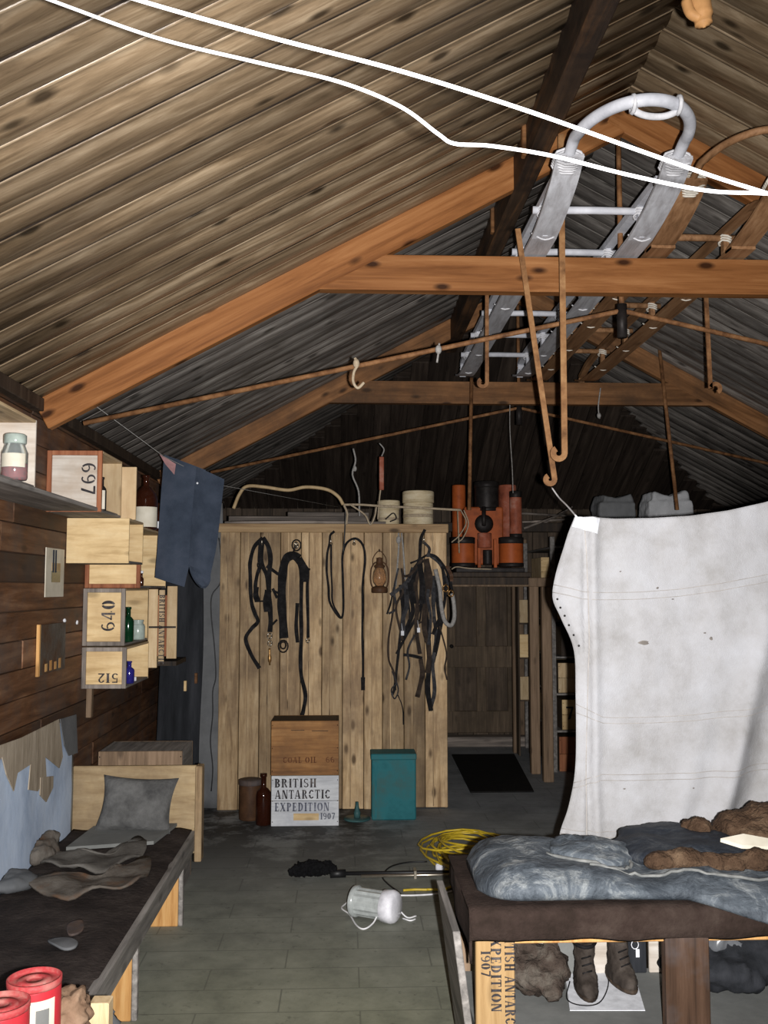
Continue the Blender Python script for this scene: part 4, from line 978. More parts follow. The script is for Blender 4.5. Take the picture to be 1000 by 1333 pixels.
rod('thin rod hanging from the collar beam down to the orange apparatus', (614, 492), (611, 664), 6.96, .014)
rod('rod hanging down to the pale bundle on the loft shelf', (856, 430), (882, 664), 6.9, .014)
def knotcord(label, pts, Y, r=.006, mat='greyrope', knot=None):
    mb = MB(); mb.tube(cr([A(*p, Y) for p in pts], 5), r, 6)
    if knot: mb.ell(A(*knot, Y), (.016, .014, .022), 8)
    return tag(mb.build('knotted_cord', M[mat]), label, 'cord', 'cords tied to the rods')
knotcord('frayed cord knotted on the near tie rod with a curled end', [(462, 466), (466, 474), (461, 484), (460, 497), (466, 505), (474, 498)], 4.36, .007, 'rope', (464, 473))
knotcord('short pale cord end tied to the near tie rod', [(572, 447), (571, 458), (569, 472)], 4.36, .005, 'greyrope', (571, 455))
knotcord('knotted grey cord hanging from the far tie rod towards the partition', [(460, 584), (463, 600), (459, 618), (467, 640), (468, 672)], 7.05, .007, 'greyrope', (462, 610))
knotcord('cord looped over the far tie rod above the red paddle', [(494, 577), (500, 585), (497, 594)], 7.05, .005)
knotcord('slack cord hanging below the red paddle to the deck', [(496, 634), (494, 650), (492, 676)], 7.05, .006, 'rope')
knotcord('thin grey cord dangling from the collar beam beside the canvas string', [(782, 505), (779, 530), (781, 545)], 6.93, .005, 'greyrope', (780, 541))
knotcord('thin grey wire hanging down to the gas generator', [(664, 516), (664, 560), (667, 610), (668, 642)], 7.04, .003)
p = A(497, 612, 7.05)
tag(MB().box(p.x - .018, p.x + .016, 7.04, 7.055, A(0, 636, 7.05).z, A(0, 592, 7.05).z, .004).build('red_paddle', M['rustred']), 'small red wooden paddle hanging on a cord from the far tie rod', 'paddle')

# overhead white cables, close to the camera
def cable(label, pts, r, ends, mat='cable', name='overhead_cable'):
    return tag(MB().tube([Vector((XL + .008, ends[0], 2.38))] + cr([A(px, py, Y) for px, py, Y in pts], 8) + [Vector((XR, ends[1], ends[2]))], r, 10).build(name, M[mat]), label, 'cable', 'white cables strung overhead')
cable('taut white cable strung overhead without a kink', [(60, -40, 1.12), (180, 0, 1.12), (350, 48, 1.12), (520, 92, 1.13), (680, 142, 1.14), (830, 195, 1.16), (930, 230, 1.17), (1000, 252, 1.18), (1150, 300, 1.2)], .0025, (1.0, 1.45, 1.2))
cable('kinked white cable sagging below the taut one overhead', [(-60, -45, 1.35), (60, -2, 1.35), (200, 48, 1.33), (330, 80, 1.3), (440, 106, 1.27), (520, 138, 1.25), (570, 174, 1.24), (592, 187, 1.24), (640, 190, 1.24), (720, 203, 1.23), (820, 228, 1.22), (920, 248, 1.21), (1000, 252, 1.2), (1150, 262, 1.2)], .0025, (1.4, 1.3, 1.9))

# ------------------------------------------------------------------ trousers on their line
ln = MB(); ln.tube([A(40, 455, 4.45), A(120, 525, 4.8), A(213, 594, 5.3), A(290, 632, 6.2), A(440, 660, 7.0)], .0022, 5)
tag(ln.build('clothes_line', M['greyrope']), 'thin wire line strung from the rafter to the partition', 'line')
YT = 5.6
tr_ = thing('trousers', 'navy wool trousers hung over the wire line', 'trousers', A(245, 765, YT))
def leg_(pts_l, pts_r, dy, ph):
    a = cr([A(*p, YT + dy) for p in pts_l], 6); b = cr([A(*p, YT + dy) for p in pts_r], 6); n = min(len(a), len(b)) - 1
    def side(s):
        def fn(u, v):
            k = min(n, int(round(v * n))); p = a[k].lerp(b[k], u)
            p.y += s * (.004 + .022 * math.sin(PI * u) * (1 + .3 * math.sin(v * 9 + ph))) + .006 * noise.noise((u * 4 + ph, v * 7, 0))
            return p
        return fn
    mb = MB(); mb.grid(side(-1), 14, n); mb.grid(side(1), 14, n); return mb
leg_([(214, 592), (210, 640), (206, 700), (202, 752)], [(268, 612), (262, 650), (254, 700), (240, 764)], 0, 0).build('leg', M['denim'], tr_)
leg_([(256, 608), (252, 650), (248, 700), (246, 738)], [(292, 624), (288, 660), (282, 710), (274, 748)], -.03, 2).build('leg', M['denim'], tr_)
leg_([(246, 736), (249, 748), (256, 760), (261, 765)], [(274, 746), (274, 755), (271, 762), (267, 766)], -.03, 2).build('cuff', M['denim'], tr_)
MB().poly([A(207, 590, YT - .03), A(229, 604, YT - .03), A(227, 618, YT - .03), A(215, 604, YT - .03)][::-1], (0, -1, 0), .006).build('lining', M['pink'], tr_)
MB().lathe([(.006, 0), (.006, .003)], A(257, 629, YT - .07), 10, Matrix.Rotation(PI / 2, 3, 'X')).build('button', M['white'], tr_)

# ------------------------------------------------------------------ crates used as shelves on the left wall
XW = XL + .003
def shelf_crate(label, y0, y1, xo, z0, z1, front='crate', batten='crate_gray', inner='crate', text=None, rot=0, batt=True, th=.012):
    T = thing('shelf_crate', label, 'crate', ((XW + xo) / 2, (y0 + y1) / 2, z0), 'crates fixed to the left wall as shelves')
    bw = .022 if batt else .0
    MB().box(XW + bw, xo - bw, y0, y0 + th, z0 + bw, z1 - bw, .002).build('end_panel', M[front], T)
    if batt:
        MB().box(XW, XW + bw, y0 - .006, y0 + th, z0, z1, .002).build('batten', M[batten], T); MB().box(xo - bw, xo, y0 - .006, y0 + th, z0, z1, .002).build('batten', M[batten], T)
        MB().box(XW + bw, xo - bw, y0 - .006, y0 + th, z0, z0 + bw, .002).build('batten', M[batten], T); MB().box(XW + bw, xo - bw, y0 - .006, y0 + th, z1 - bw, z1, .002).build('batten', M[batten], T)
    MB().box(XW, xo, y1 - th, y1, z0, z1, .002).build('end_panel', M[inner], T)
    MB().box(XW, xo, y0 + th, y1 - th, z0, z0 + th, .002).build('bottom', M['greywood'], T)
    MB().box(XW, xo, y0 + th, y1 - th, z1 - th, z1, .002).build('top', M['pine_y'], T)
    MB().box(XW, XW + .008, y0 + th, y1 - th, z0 + th, z1 - th).build('back', M['pine_y'], T)
    return T
def zz(py, Y): return A(0, py, Y).z + 0.0
def xx(px, Y): return A(px, 700, Y).x
c640 = shelf_crate('pale shelf crate numbered 640 holding a green bottle and a jar', 5.2, 5.8, xx(165, 5.2), zz(841, 5.2), zz(766, 5.2))
letters('640', .072, (xx(152, 5.2), 5.2, zz(822, 5.2)), (0, 0, 1), (-1, 0, 0), M['ink'], c640)
c512 = shelf_crate('pale shelf crate with upside-down number holding a blue bottle', 5.2, 5.78, xx(168, 5.2), zz(897, 5.2), zz(843, 5.2))
letters('512', .05, (xx(158, 5.2), 5.2, zz(877, 5.2)), (-1, 0, 0), (0, 0, -1), M['ink'], c512, wide=1.1)
cmid = shelf_crate('wide plain shelf crate under the amber flagon', 5.22, 5.95, xx(184, 5.22), zz(766, 5.2) + .002, zz(690, 5.6) - .0, 'crate', 'redwood')
cnear = shelf_crate('blank pale shelf crate with smooth end, under the crate numbered 697', 4.86, 5.2, xx(168, 4.86), zz(733, 4.86), zz(674, 4.86), 'crate', batt=False)
c697 = shelf_crate('red-framed shelf crate numbered 697 with a small bottle', 4.52, 4.92, xx(131, 4.52), zz(666, 4.52), zz(586, 4.52), 'palewood', 'redwood', 'crate_z')
letters('697', .066, (xx(104, 4.52), 4.52, zz(602, 4.52)), (0, 0, -1), (1, 0, 0), M['ink'], c697, wide=1.0)
# taller pale board fixed outside the 697 crate
pp = MB().box(xx(110, 4.9), xx(176, 4.93), 4.93, 4.945, zz(676, 4.93), zz(607, 4.93), .002).build('upright_panel', M['crate_z'], c697)
cA = shelf_crate('pale open shelf crate holding a preserve jar, at the near end of the left wall', 3.2, 3.74, xx(44, 3.74), zz(636, 3.74), zz(547, 3.74), 'crate', 'crate_gray', 'palewood', batt=False)
sb = MB().frame_box((XW, 3.0, zz(637, 3.74) - .022), (.24, 0, 0), (0, 2.1, 0), (0, 0, .018), .003).build('wall_shelf', M['greywood']); tag(sb, 'long grey shelf board under the upper crates on the left wall', 'shelf')
sl = thing('slatted_crate', 'slatted crate end stencilled with expedition lettering beside the felt curtain', 'crate', (xx(213, 6.0), 6.1, zz(868, 6.0)), 'crates fixed to the left wall as shelves')
for (q0, q1, ya, yb) in ((195, 207, 767, 870), (208.5, 216, 768, 862), (219, 232, 763, 858)):
    MB().box(xx(q0, 6.0), xx(q1, 6.0), 6.0, 6.014, zz(yb, 6.0), zz(ya, 6.0), .002).build('slat', M['crate_z'], sl)
MB().box(xx(196, 6.0), xx(231, 6.0), 6.014, 6.03, zz(855, 6.0), zz(775, 6.0)).build('backing', M['redwood'], sl)
MB().box(XW, xx(231, 6.0), 6.03, 6.4, zz(868, 6.0), zz(862, 6.0)).build('bottom', M['dark'], sl)
MB().box(xx(196, 6.0), xx(231, 6.0), 5.997, 6.0, zz(818, 6.0), zz(815.5, 6.0)).build('wire', M['iron'], sl)
letters('BRITISH ANTARCTIC', .033, (xx(209.2, 6.0), 6.0, zz(774, 6.0)), (0, 0, -1), (1, 0, 0), M['ink'], sl, wide=.98)
stk = MB().box(XW, XW + .03, 5.3, 5.34, zz(935, 5.3), zz(897, 5.25), .002).build('wooden_bracket', M['postw']); tag(stk, 'stub of timber below the upside-down numbered crate', 'bracket')
# bottles and jars
zb = zz(690, 5.6) - .001
bottle('flagon', 'big amber flagon with a paper label on the wide shelf crate', (xx(189, 5.55), 5.55, zb), [(.062, 0), (.068, .01), (.068, .17), (.06, .21), (.03, .245), (.018, .255), (.018, .30), (.023, .302), (.023, .315)], 'amber', lab=(.0688, .015, .13, -2.9, -.2))
bottle('medicine_bottle', 'small black bottle with white label beside the amber flagon', (xx(204, 5.72), 5.72, zb), bprof(.026, .17, .3, .4), 'amber', lab=(.0265, .02, .06, -2.6, -.6), labmat='white')
z64 = zz(841, 5.2) + .012
bottle('glass_bottle', 'dark green bottle inside the crate numbered 640', (xx(169.5, 5.36), 5.36, z64), bprof(.03, .19, .3, .4), 'green')
bottle('glass_jar', 'pale greenish jar inside the crate numbered 640', (xx(182, 5.6), 5.6, z64), [(.036, 0), (.04, .006), (.04, .075), (.034, .088), (.03, .09), (.03, .10), (.033, .101), (.033, .112)], 'whiteglass', 'jar')
z51 = zz(897, 5.2) + .012
bottle('glass_bottle', 'cobalt blue bottle inside the crate with upside-down number', (xx(172, 5.36), 5.36, z51), bprof(.028, .12, .3, .4), 'blueglass')
bottle('pill_box', 'tiny white pot inside the crate with upside-down number', (xx(178, 5.5), 5.5, z51), [(.014, 0), (.015, .002), (.015, .02), (.012, .023)], 'white', 'pot')
bottle('glass_bottle', 'slim grey bottle with pale label standing at the 697 crate', (xx(128, 4.64) + .012, 4.64, zz(666, 4.52) + .012), bprof(.022, .165, .28, .4), 'iron', lab=(.0226, .01, .10, -2.8, -.6))
bottle('glass_bottle', 'tiny white-capped bottle on the wide shelf crate edge', (xx(185.5, 5.28) - .005, 5.3, zz(766, 5.2) + .014), bprof(.012, .07, .35, .5), 'amber', cap=([(.007, .068), (.009, .07), (.009, .082)], 'white'))
jr = Vector((xx(10, 3.5), 3.55, zz(636, 3.74) + .012)); J = thing('preserve_jar', 'glass preserve jar with red fruit and a label in the near wall crate', 'jar', jr)
MB().lathe([(.042, 0), (.046, .008), (.046, .10), (.036, .125), (.034, .135)], jr, 22).build('glass', M['clear'], J)
MB().lathe([(.038, .004), (.043, .01), (.043, .06), (.03, .062)], jr, 20).build('fruit', M['redcan'], J)
MB().lathe([(.038, .133), (.04, .136), (.04, .165), (.034, .17)], jr, 22).build('lid', M['whiteglass'], J)
MB().grid(lambda u, v: jr + Vector((.0466 * math.cos(-2.6 + 2.2 * u), .0466 * math.sin(-2.6 + 2.2 * u), .045 + .05 * v)), 10, 1).build('label', M['label'], J)

# pictures on the wall: print with a dark landscape, and small painted board
def wall_pic(name, label, ya, yb, z0, z1, mat, th=.004):
    T = thing(name, label, 'picture', (XL + .005, (ya + yb) / 2, z0))
    MB().box(XL + .005, XL + .005 + th, ya, yb, z0, z1).build('sheet', mat, T); return T
def ywall(px, off=.01): return -(XL + off) * F / (450 - px) if False else (XL + off) / ((px - 450) / F)
ya, yb = ywall(66), ywall(89); T = wall_pic('print', 'pale mounted print of tall dark trees pinned to the left wall', ya, yb, zz(777, (ya + yb) / 2), zz(714, (ya + yb) / 2), M['label'])
w_ = yb - ya; z0_, z1_ = zz(758, (ya + yb) / 2), zz(716, (ya + yb) / 2)
MB().box(XL + .009, XL + .0102, ya + w_ * .3, ya + w_ * .78, z0_, z0_ + (z1_ - z0_) * .35).build('picture_meadow', M['green'], T)
MB().box(XL + .009, XL + .0102, ya + w_ * .3, ya + w_ * .78, z0_ + (z1_ - z0_) * .35, z0_ + (z1_ - z0_) * .6).build('picture_field', M['cane'], T)
MB().box(XL + .0102, XL + .0108, ya + w_ * .34, ya + w_ * .42, z0_ + (z1_ - z0_) * .3, z1_).build('picture_tree', M['denim'], T); MB().box(XL + .0102, XL + .0108, ya + w_ * .47, ya + w_ * .55, z0_ + (z1_ - z0_) * .3, z1_).build('picture_tree', M['denim'], T)
ya, yb = ywall(59), ywall(91); ym = (ya + yb) / 2
T = wall_pic('painted_board', 'small worn painted board with orange edge leaning on the left wall', ya, yb, zz(875, ym), zz(812, ym), M['hide'], .012)
MB().box(XL + .005, XL + .02, ya - .02, ya, zz(876, ym), zz(811, ym), .002).build('edge_strip', M['legw'], T)
for k in range(4): MB().box(XL + .017, XL + .0182, ya + (yb - ya) * (.2 + .18 * k), ya + (yb - ya) * (.28 + .18 * k), zz(872, ym), zz(862 - 3 * (k % 2), ym)).build('painted_mark', M['legw'], T)
for q in [(108, 810), (117, 870), (92, 808)]:
    Yq = ywall(q[0]); p = A(*q, Yq); p.x = XL + .006
    tag(MB().ell(p, (.006, .016, .012), 8).remesh(.004, 1, .004, 60).build('paper_scrap', M['white'], fixn=False), 'tiny white paper scrap stuck on the left wall', 'paper', 'paper scraps on the left wall')

# ------------------------------------------------------------------ left bunk
BX0, BX1, BY0, BY1, BZ = XL + .012, -.76, 2.75, 5.05, .36
B = thing('bunk', 'low plank bunk with dark bedding along the left wall', 'bunk', ((BX0 + BX1) / 2, 3.9, 0))
MB().box(BX1 - .035, BX1, BY0 - .02, BY1, BZ - .09, BZ + .005, .006).build('side_rail', M['greywood'], B)
MB().box(BX0 + .02, BX1 - .036, BY0, BY1, BZ - .07, BZ - .045).build('bed_base', M['dark'], B)
for ly in (4.72, 3.72, 2.85): MB().box(BX1 - .175, BX1 - .03, ly, ly + .035, 0, BZ - .09, .004).build('leg', M['legw'], B)
for ly in (4.755, 3.755): MB().box(BX1 - .029, BX1 - .008, ly - .035, ly + .0, 0, BZ - .09, .004).build('leg_brace', M['greywood'], B)
MB().box(BX0, BX1 - .0, BY1, BY1 + .025, .25, BZ + .33, .004).build('headboard', M['headb'], B)
MB().box(BX1 - .0, BX1 + .035, BY1 - .05, BY1 + .03, .22, BZ + .335, .004).build('head_post', M['pine'], B)
mt = MB(); mt.grid(lambda u, v: Vector((BX0 + .01 + (BX1 - BX0 - .03) * u, BY0 + (BY1 - BY0) * v, BZ + .018 + .014 * noise.noise((u * 4, v * 9, 2)) - .02 * max(0, u - .9) * 5)), 30, 60, (0, 0, -.06))
tag(mt.build('blanket', M['mattress']), 'dark brown blanket spread over the left bunk', 'blanket')
TB = BZ + .02
# pillow against the headboard
def pillow(c, wv, hv, dv, mat):
    c, wv, hv, dv = map(Vector, (c, wv, hv, dv)); mb = MB()
    for s in (-1, 1):
        def fn(u, v, s=s):
            a, b = u * 2 - 1, v * 2 - 1; pinch = 1 - .10 * (1 - a * a) * abs(b) ** 3 - .0; pinch2 = 1 - .12 * (1 - b * b) * abs(a) ** 3
            t = (max(0, (1 - a ** 4)) * max(0, (1 - b ** 4))) ** .6
            return c + wv * a * pinch2 + hv * b * pinch + dv * s * (t + .12 * noise.noise((a * 3, b * 3, s))) * (1 if t > 0 else 0)
        mb.grid(fn, 24, 18)
    return mb
pw = pillow((-1.045, 4.97, TB + .135), (.19, 0, -.01), (.012, .045, .13), (0, -.05, .02), None)
tag(pw.build('pillow', M['greycloth']), 'grey cloth pillow leaning on the bunk headboard', 'pillow')
# flat slab and hides
def sheet(name, outline, mat, label, cat, z=TB, th=.012, bumpz=.02, seed=1, grp=None, n=26):
    """irregular sheet: outline in (x,y), filled by radial grid"""
    P = cr([(a, b, 0) for a, b in outline], 5, True); c = sum(P, Vector()) / len(P); m = len(P); mb = MB(); rings = 7; vv = []; ff = []
    def hz(p, t): return z + th + max(0, bumpz * (noise.noise((p.x * 9, p.y * 9, seed)) + .45)) * (1.0) + bumpz * .6 * t * t * (noise.noise((p.x * 6, p.y * 6, seed + 5)) + .3)
    for k in range(rings + 1):
        t = k / rings
        for p in P:
            q = c + (p - c) * t; vv.append(Vector((q.x, q.y, hz(q, t))))
    for k in range(rings):
        for i in range(m): ff.append((k * m + i, k * m + (i + 1) % m, (k + 1) * m + (i + 1) % m, (k + 1) * m + i))
    b = len(vv); vv += [Vector((v.x, v.y, min(v.z - th * .8, v.z - .004) if th < .02 else z)) for v in vv]
    ff += [tuple(b + i for i in f[::-1]) for f in ff]
    for i in range(m): ff.append((rings * m + i, rings * m + (i + 1) % m, b + rings * m + (i + 1) % m, b + rings * m + i))
    mb.add(vv, ff, True)
    return tag(mb.build(name, M[mat]), label, cat, grp)
def onbed(px, py, h=TB):
    Y = (CAMH - h) * F / (py - 765); 
    for _ in range(3):
        p = A(px, py, Y); Y *= (CAMH - h) / max(.01, CAMH - p.z)
    return A(px, py, Y)
def ob2(l, h=TB): return [tuple(onbed(a, b, h)[:2]) for a, b in l]
sb2 = ob2([(86, 1109), (200, 1101), (232, 1076), (122, 1081)])
sl_ = MB(); sl_.poly([Vector((a, b, TB + .022)) for a, b in sb2], (0, 0, 1), .016)
tag(sl_.build('slate_slab', M['slate']), 'flat grey slab with pale edge lying by the pillow', 'slab')
sheet('hide', ob2([(52, 1130), (70, 1112), (110, 1118), (150, 1116), (172, 1098), (188, 1100), (190, 1112), (176, 1124), (140, 1138), (100, 1138)]), 'hide2', 'stiff grey hide lying across the left bunk behind the brown one', 'hide', TB, .012, .028, 3)
sheet('hide', ob2([(36, 1162), (42, 1146), (80, 1142), (120, 1146), (150, 1138), (178, 1124), (196, 1126), (192, 1146), (172, 1162), (130, 1168), (80, 1174), (58, 1168)]), 'hide', 'stiff brown-edged hide lying across the left bunk', 'hide', TB, .012, .03, 8)
lump = MB(); c = onbed(40, 1120); lump.ell((c.x + .05, c.y, TB + .03), (.07, .15, .05), 12); lump.ell((c.x + .055, c.y + .06, TB + .05), (.045, .08, .035), 12)
lump = lump.remesh(.012, 3, .02, 14); zm = min(v.z for v in lump.v)
for v in lump.v: v.z += TB - .005 - zm; v.x = max(v.x, XL + .03)
tag(lump.build('fur_mitten', M['hide'], fixn=False), 'dark fur mitten lying against the blue wall lining', 'mitten')
lump = MB(); c = onbed(10, 1158); lump.ell((c.x, c.y, TB + .02), (.12, .12, .035), 12); lump = lump.remesh(.012, 3, .01, 12); zm = min(v.z for v in lump.v)
for v in lump.v: v.z += TB - .005 - zm; v.x = max(v.x, XL + .03)
tag(lump.build('cloth_bundle', M['greycanvas'], fixn=False), 'grey cloth bundle on the bunk near the brown-edged hide', 'cloth')
sheet('leather_scrap', ob2([(62, 1228), (80, 1222), (100, 1228), (98, 1238), (80, 1240)]), 'greycanvas', 'grey leather scrap lying on the dark blanket', 'scrap', TB - .004, .008, .012, 4)
sheet('leather_scrap', ob2([(88, 1206), (106, 1202), (108, 1214), (90, 1220)]), 'stainw', 'brown leather scrap lying on the dark blanket', 'scrap', TB - .004, .008, .012, 6)
# blue lining and torn paper on the wall above the bunk
lin = MB(); ya, yb = 2.9, 5.03
lin.grid(lambda u, v: Vector((XL + .014 + .010 * (noise.noise((u * 7, v * 2, 4)) + .6), ya + (yb - ya) * u, BZ - .02 + (.93 - BZ + .05 * noise.noise((u * 12, 9, 0)) * v + .03 * (1 - u)) * v)), 60, 16, (-.006, 0, 0))
lin_o = lin.build('wall_lining', M['bluepaint']); tag(lin_o, 'pale blue wall lining with peeling paper above the left bunk', 'wall lining')
def onwall(px, py):
    Y = ywall(px, .03); return A(px, py, Y)
for k, q in enumerate([[(-30, 990), (0, 975), (40, 960), (86, 936), (92, 985), (88, 1000), (70, 985), (72, 1010), (62, 1030), (50, 1028), (52, 995), (36, 1006), (32, 1030), (22, 1008), (16, 985), (-10, 1030)],
                       [(64, 1012), (80, 1010), (80, 1025), (72, 1044), (64, 1035)], [(86, 936), (106, 927), (109, 980), (98, 984), (92, 970)], [(-30, 1010), (0, 1006), (9, 1030), (0, 1060), (-30, 1075)]]):
    P = [onwall(a, max(b, 930)) for a, b in q]
    P = [Vector((XL + .036 + .003 * k, p.y, p.z)) for p in P]
    MB().poly(P, (1, 0, 0), .004).build('torn_paper', M['paper'] if k != 2 else M['greycanvas'], lin_o)
# plank crate behind the headboard
crate('packing_crate', 'weathered crate standing behind the bunk headboard', -1.3, -.86, 5.2, 5.55, 0, .74, M['postw'], M['greywood'], 4)

# ------------------------------------------------------------------ near-left box with red cans
NB = thing('wooden_box', 'rough wooden box holding the red cans at the near end of the left bunk', 'box', (-.8, 2.3, 0))
bx0, bx1, by0, by1, bz = -1.12, -.585, 2.1, 2.55, .46
MB().box(bx0, bx1, by0, by1, bz - .02, bz, .003).build('shelf', M['postw'], NB)
for (xa, xb, ya, yb) in ((bx0, bx1, by0, by0 + .015), (bx0, bx1, by1 - .015, by1), (bx0, bx0 + .015, by0 + .015, by1 - .015), (bx1 - .015, bx1, by0 + .015, by1 - .015)): MB().box(xa, xb, ya, yb, 0, bz - .02, .003).build('side', M['greywood'], NB)
MB().box(bx1 - .05, bx1, by1 - .05, by1, bz, bz + .11, .003).build('corner_post', M['crate_z'], NB)
def can(cx, cy, r, h, label, lab=True):
    T = thing('red_can', label, 'can', (cx, cy, bz), 'red cans on the wooden box'); b = (cx, cy, bz)
    MB().lathe([(r * .98, 0), (r, .004), (r, h - .014), (r * .99, h - .012)], b, 36).build('body', M['redcan'], T)
    MB().lathe([(r * 1.0, h - .012), (r * 1.02, h - .008), (r * 1.02, h + .004), (r * .96, h + .005), (r * .95, h - .004), (r * .62, h - .004), (r * .6, h + .0), (r * .3, h), (r * .28, h - .003), (0.001, h - .003)], b, 36).build('lid', M['canlid'], T)
    if lab:
        q = MB().grid(lambda u, v: Vector(b) + Vector(((r + .0008) * math.cos(-1.45 + 1.0 * u), (r + .0008) * math.sin(-1.45 + 1.0 * u), .03 + (h - .06) * v)), 10, 1).build('label', M['label'], T)
        MB().grid(lambda u, v: Vector(b) + Vector(((r + .0014) * math.cos(-1.2 + .5 * u), (r + .0014) * math.sin(-1.2 + .5 * u), h * .58 + h * .2 * v)), 8, 1).build('printed_emblem', M['slate'], q)
        MB().grid(lambda u, v: Vector(b) + Vector(((r + .0014) * math.cos(-1.35 + .8 * u), (r + .0014) * math.sin(-1.35 + .8 * u), h * .24 + h * .03 * v)), 8, 1).build('printed_line', M['slate'], q)
p = A(45, 1274, 2.36); can(p.x, 2.36, .061, p.z - bz, 'taller red can with a printed label on the wooden box')
p = A(5, 1302, 2.26); can(p.x, 2.24, .062, p.z - bz, 'plain lower red can beside the taller one on the wooden box', False)
pp0 = A(103, 1312, 2.42)
bpm = MB(); bpm.box(pp0.x - .055, pp0.x + .015, 2.38, 2.48, bz - .002, pp0.z + .01, .01); bpm.ell((pp0.x - .02, 2.42, pp0.z + .005), (.04, .05, .03), 10)
bpm = bpm.remesh(.01, 1, .03, 18)
zm = min(v.z for v in bpm.v)
for v in bpm.v: v.z += bz - .001 - zm
tag(bpm.build('brown_paper', M['kraft'], fixn=False), 'crumpled brown paper beside the red cans', 'paper')
rg = MB(); rg.ell((-.735, 3.02, .29), (.05, .10, .07), 12); rg.ell((-.715, 2.95, .24), (.05, .08, .06), 12); rg.ell((-.72, 3.05, .20), (.04, .09, .09), 12); rg = rg.remesh(.012, 2, .03, 12)
for v in rg.v: v.x = max(v.x, -.762)
tag(rg.build('rag', M['greycanvas'], fixn=False), 'grey rag hanging on the rail at the near end of the left bunk', 'rag')

# ------------------------------------------------------------------ things on the floor
pf = lambda px, py: onbed(px, py, 0.0)
lb = pf(497, 1200); LT = thing('work_lamp', 'fluted clear lamp with white cap lying on the floor', 'lamp', lb)
ax = Vector((.88, -.47, 0)).normalized()
Rm = Matrix((ax.cross(Vector((0, 0, 1))).normalized() * -1, Vector((0, 0, 1)), ax)).transposed()
if Rm.determinant() < 0: Rm = Matrix((ax.cross(Vector((0, 0, 1))).normalized(), Vector((0, 0, 1)), ax)).transposed()
c0 = Vector((lb.x, lb.y, .078)) - ax * .14
MB().lathe([(.05, 0), (.064, .008), (.064, .15), (.058, .155)], c0, 28, Rm, False, .035).build('ribbed_body', M['lampbody'], LT)
MB().lathe([(.066, .15), (.076, .155), (.077, .20), (.07, .215), (.06, .222), (.0005, .225)], c0, 32, Rm).build('cap', M['lampcap'], LT)
MB().lathe([(.07, -.012), (.073, -.008), (.073, .012), (.066, .015)], c0, 24, Rm).build('end_ring', M['lampbody'], LT)
MB().tube(cr([pf(*q) + Vector((0, 0, zq)) for q, zq in [((474, 1164), .03), ((462, 1167), .006), ((450, 1178), .006), ((445, 1184), .006), ((455, 1192), .006), ((464, 1206), .006), ((474, 1211), .006), ((486, 1207), .02), ((497, 1200), .06), ((515, 1198), .06), ((530, 1197), .01), ((542, 1194), .006)]], 6), .004, 7).build('cord', M['cable'], LT)
MB().tube(cr([pf(*q) + Vector((0, 0, .006)) for q in [(524, 1197), (534, 1200), (541, 1198)]], 5), .004, 7).build('cord_end', M['cable'], LT)
wc = MB().tube(cr([pf(*q) + Vector((0, 0, .006)) for q in [(510, 1167), (540, 1167), (570, 1165), (592, 1161), (612, 1156)]], 6), .0045, 7); tag(wc.build('white_flex', M['cable']), 'white flex on the floor running from the lamp to the bunk', 'cable')
# fluffy pole
pa, pb2 = pf(437, 1142), pf(592, 1140)
BP = thing('boom_pole', 'telescopic pole with a fluffy black head lying on the floor', 'pole', pf(430, 1146))
MB().tube([pa + Vector((0, 0, .02)), pb2 + Vector((.25, 0, .02))], .011, 8).build('outer_pole', M['black'], BP)
MB().tube([pf(470, 1143) + Vector((0, -.03, .018)), pb2 + Vector((.25, -.03, .018))], .008, 8).build('inner_pole', M['steel'], BP)
MB().tube([pf(430, 1143) + Vector((0, 0, .022)), pf(450, 1142) + Vector((0, 0, .022))], .022, 10).build('grip', M['black'], BP)
hd = MB(); c = pf(410, 1142); hd.ell((c.x, c.y, .04), (.13, .055, .038), 14); hd.ell((c.x - .08, c.y - .005, .03), (.07, .04, .028), 12); hd = hd.remesh(.007, 1, .016, 45)
zm = min(v.z for v in hd.v)
for v in hd.v: v.z -= zm
hd.build('fluffy_head', M['fluff'], BP, False)
MB().box(pf(540, 1141).x - .008, pf(540, 1141).x + .008, pf(540, 1141).y - .05, pf(540, 1141).y + .02, 0, .045, .002).build('clamp', M['steel'], BP)
# yellow cable coil
yc = pf(606, 1122); rs = random.Random(3); pts = []
N = 11
for k in range(N * 14):
    a = 2 * PI * k / 14; ring = k / 14
    rx = .21 + .05 * math.sin(ring * 2.4) + .02 * math.sin(ring * 5.1); ry = .30 + .10 * math.sin(ring * 1.7 + 1); 
    pts.append((yc.x + .02 + .04 * math.sin(ring * 1.3) + rx * math.cos(a), yc.y + .05 + .10 * math.cos(ring * 2.1) + ry * math.sin(a), .008 + .012 * ring * .6 + .03 * (math.sin(a + ring) + 1) * (ring / N)))
Cc = thing('cable_coil', 'loose coil of yellow cable on the floor behind the right bunk', 'cable', (yc.x, yc.y, 0))
MB().tube(pts, .0065, 7).build('coil', M['yellow'], Cc)
MB().tube(cr([pf(*q) + Vector((0, 0, .008)) for q in [(600, 1145), (585, 1158), (560, 1160), (540, 1160), (525, 1161)]], 6), .0065, 7).build('tail', M['yellow'], Cc)
MB().tube(cr([pf(*q) + Vector((0, 0, .02)) for q in [(600, 1152), (580, 1162), (556, 1163)]], 6), .0065, 7).build('tail', M['yellow'], Cc)
MB().tube(cr([pf(*q) + Vector((0, 0, .008)) for q in [(640, 1104), (665, 1098), (690, 1095), (720, 1096)]], 6), .0065, 7).build('tail', M['yellow'], Cc)
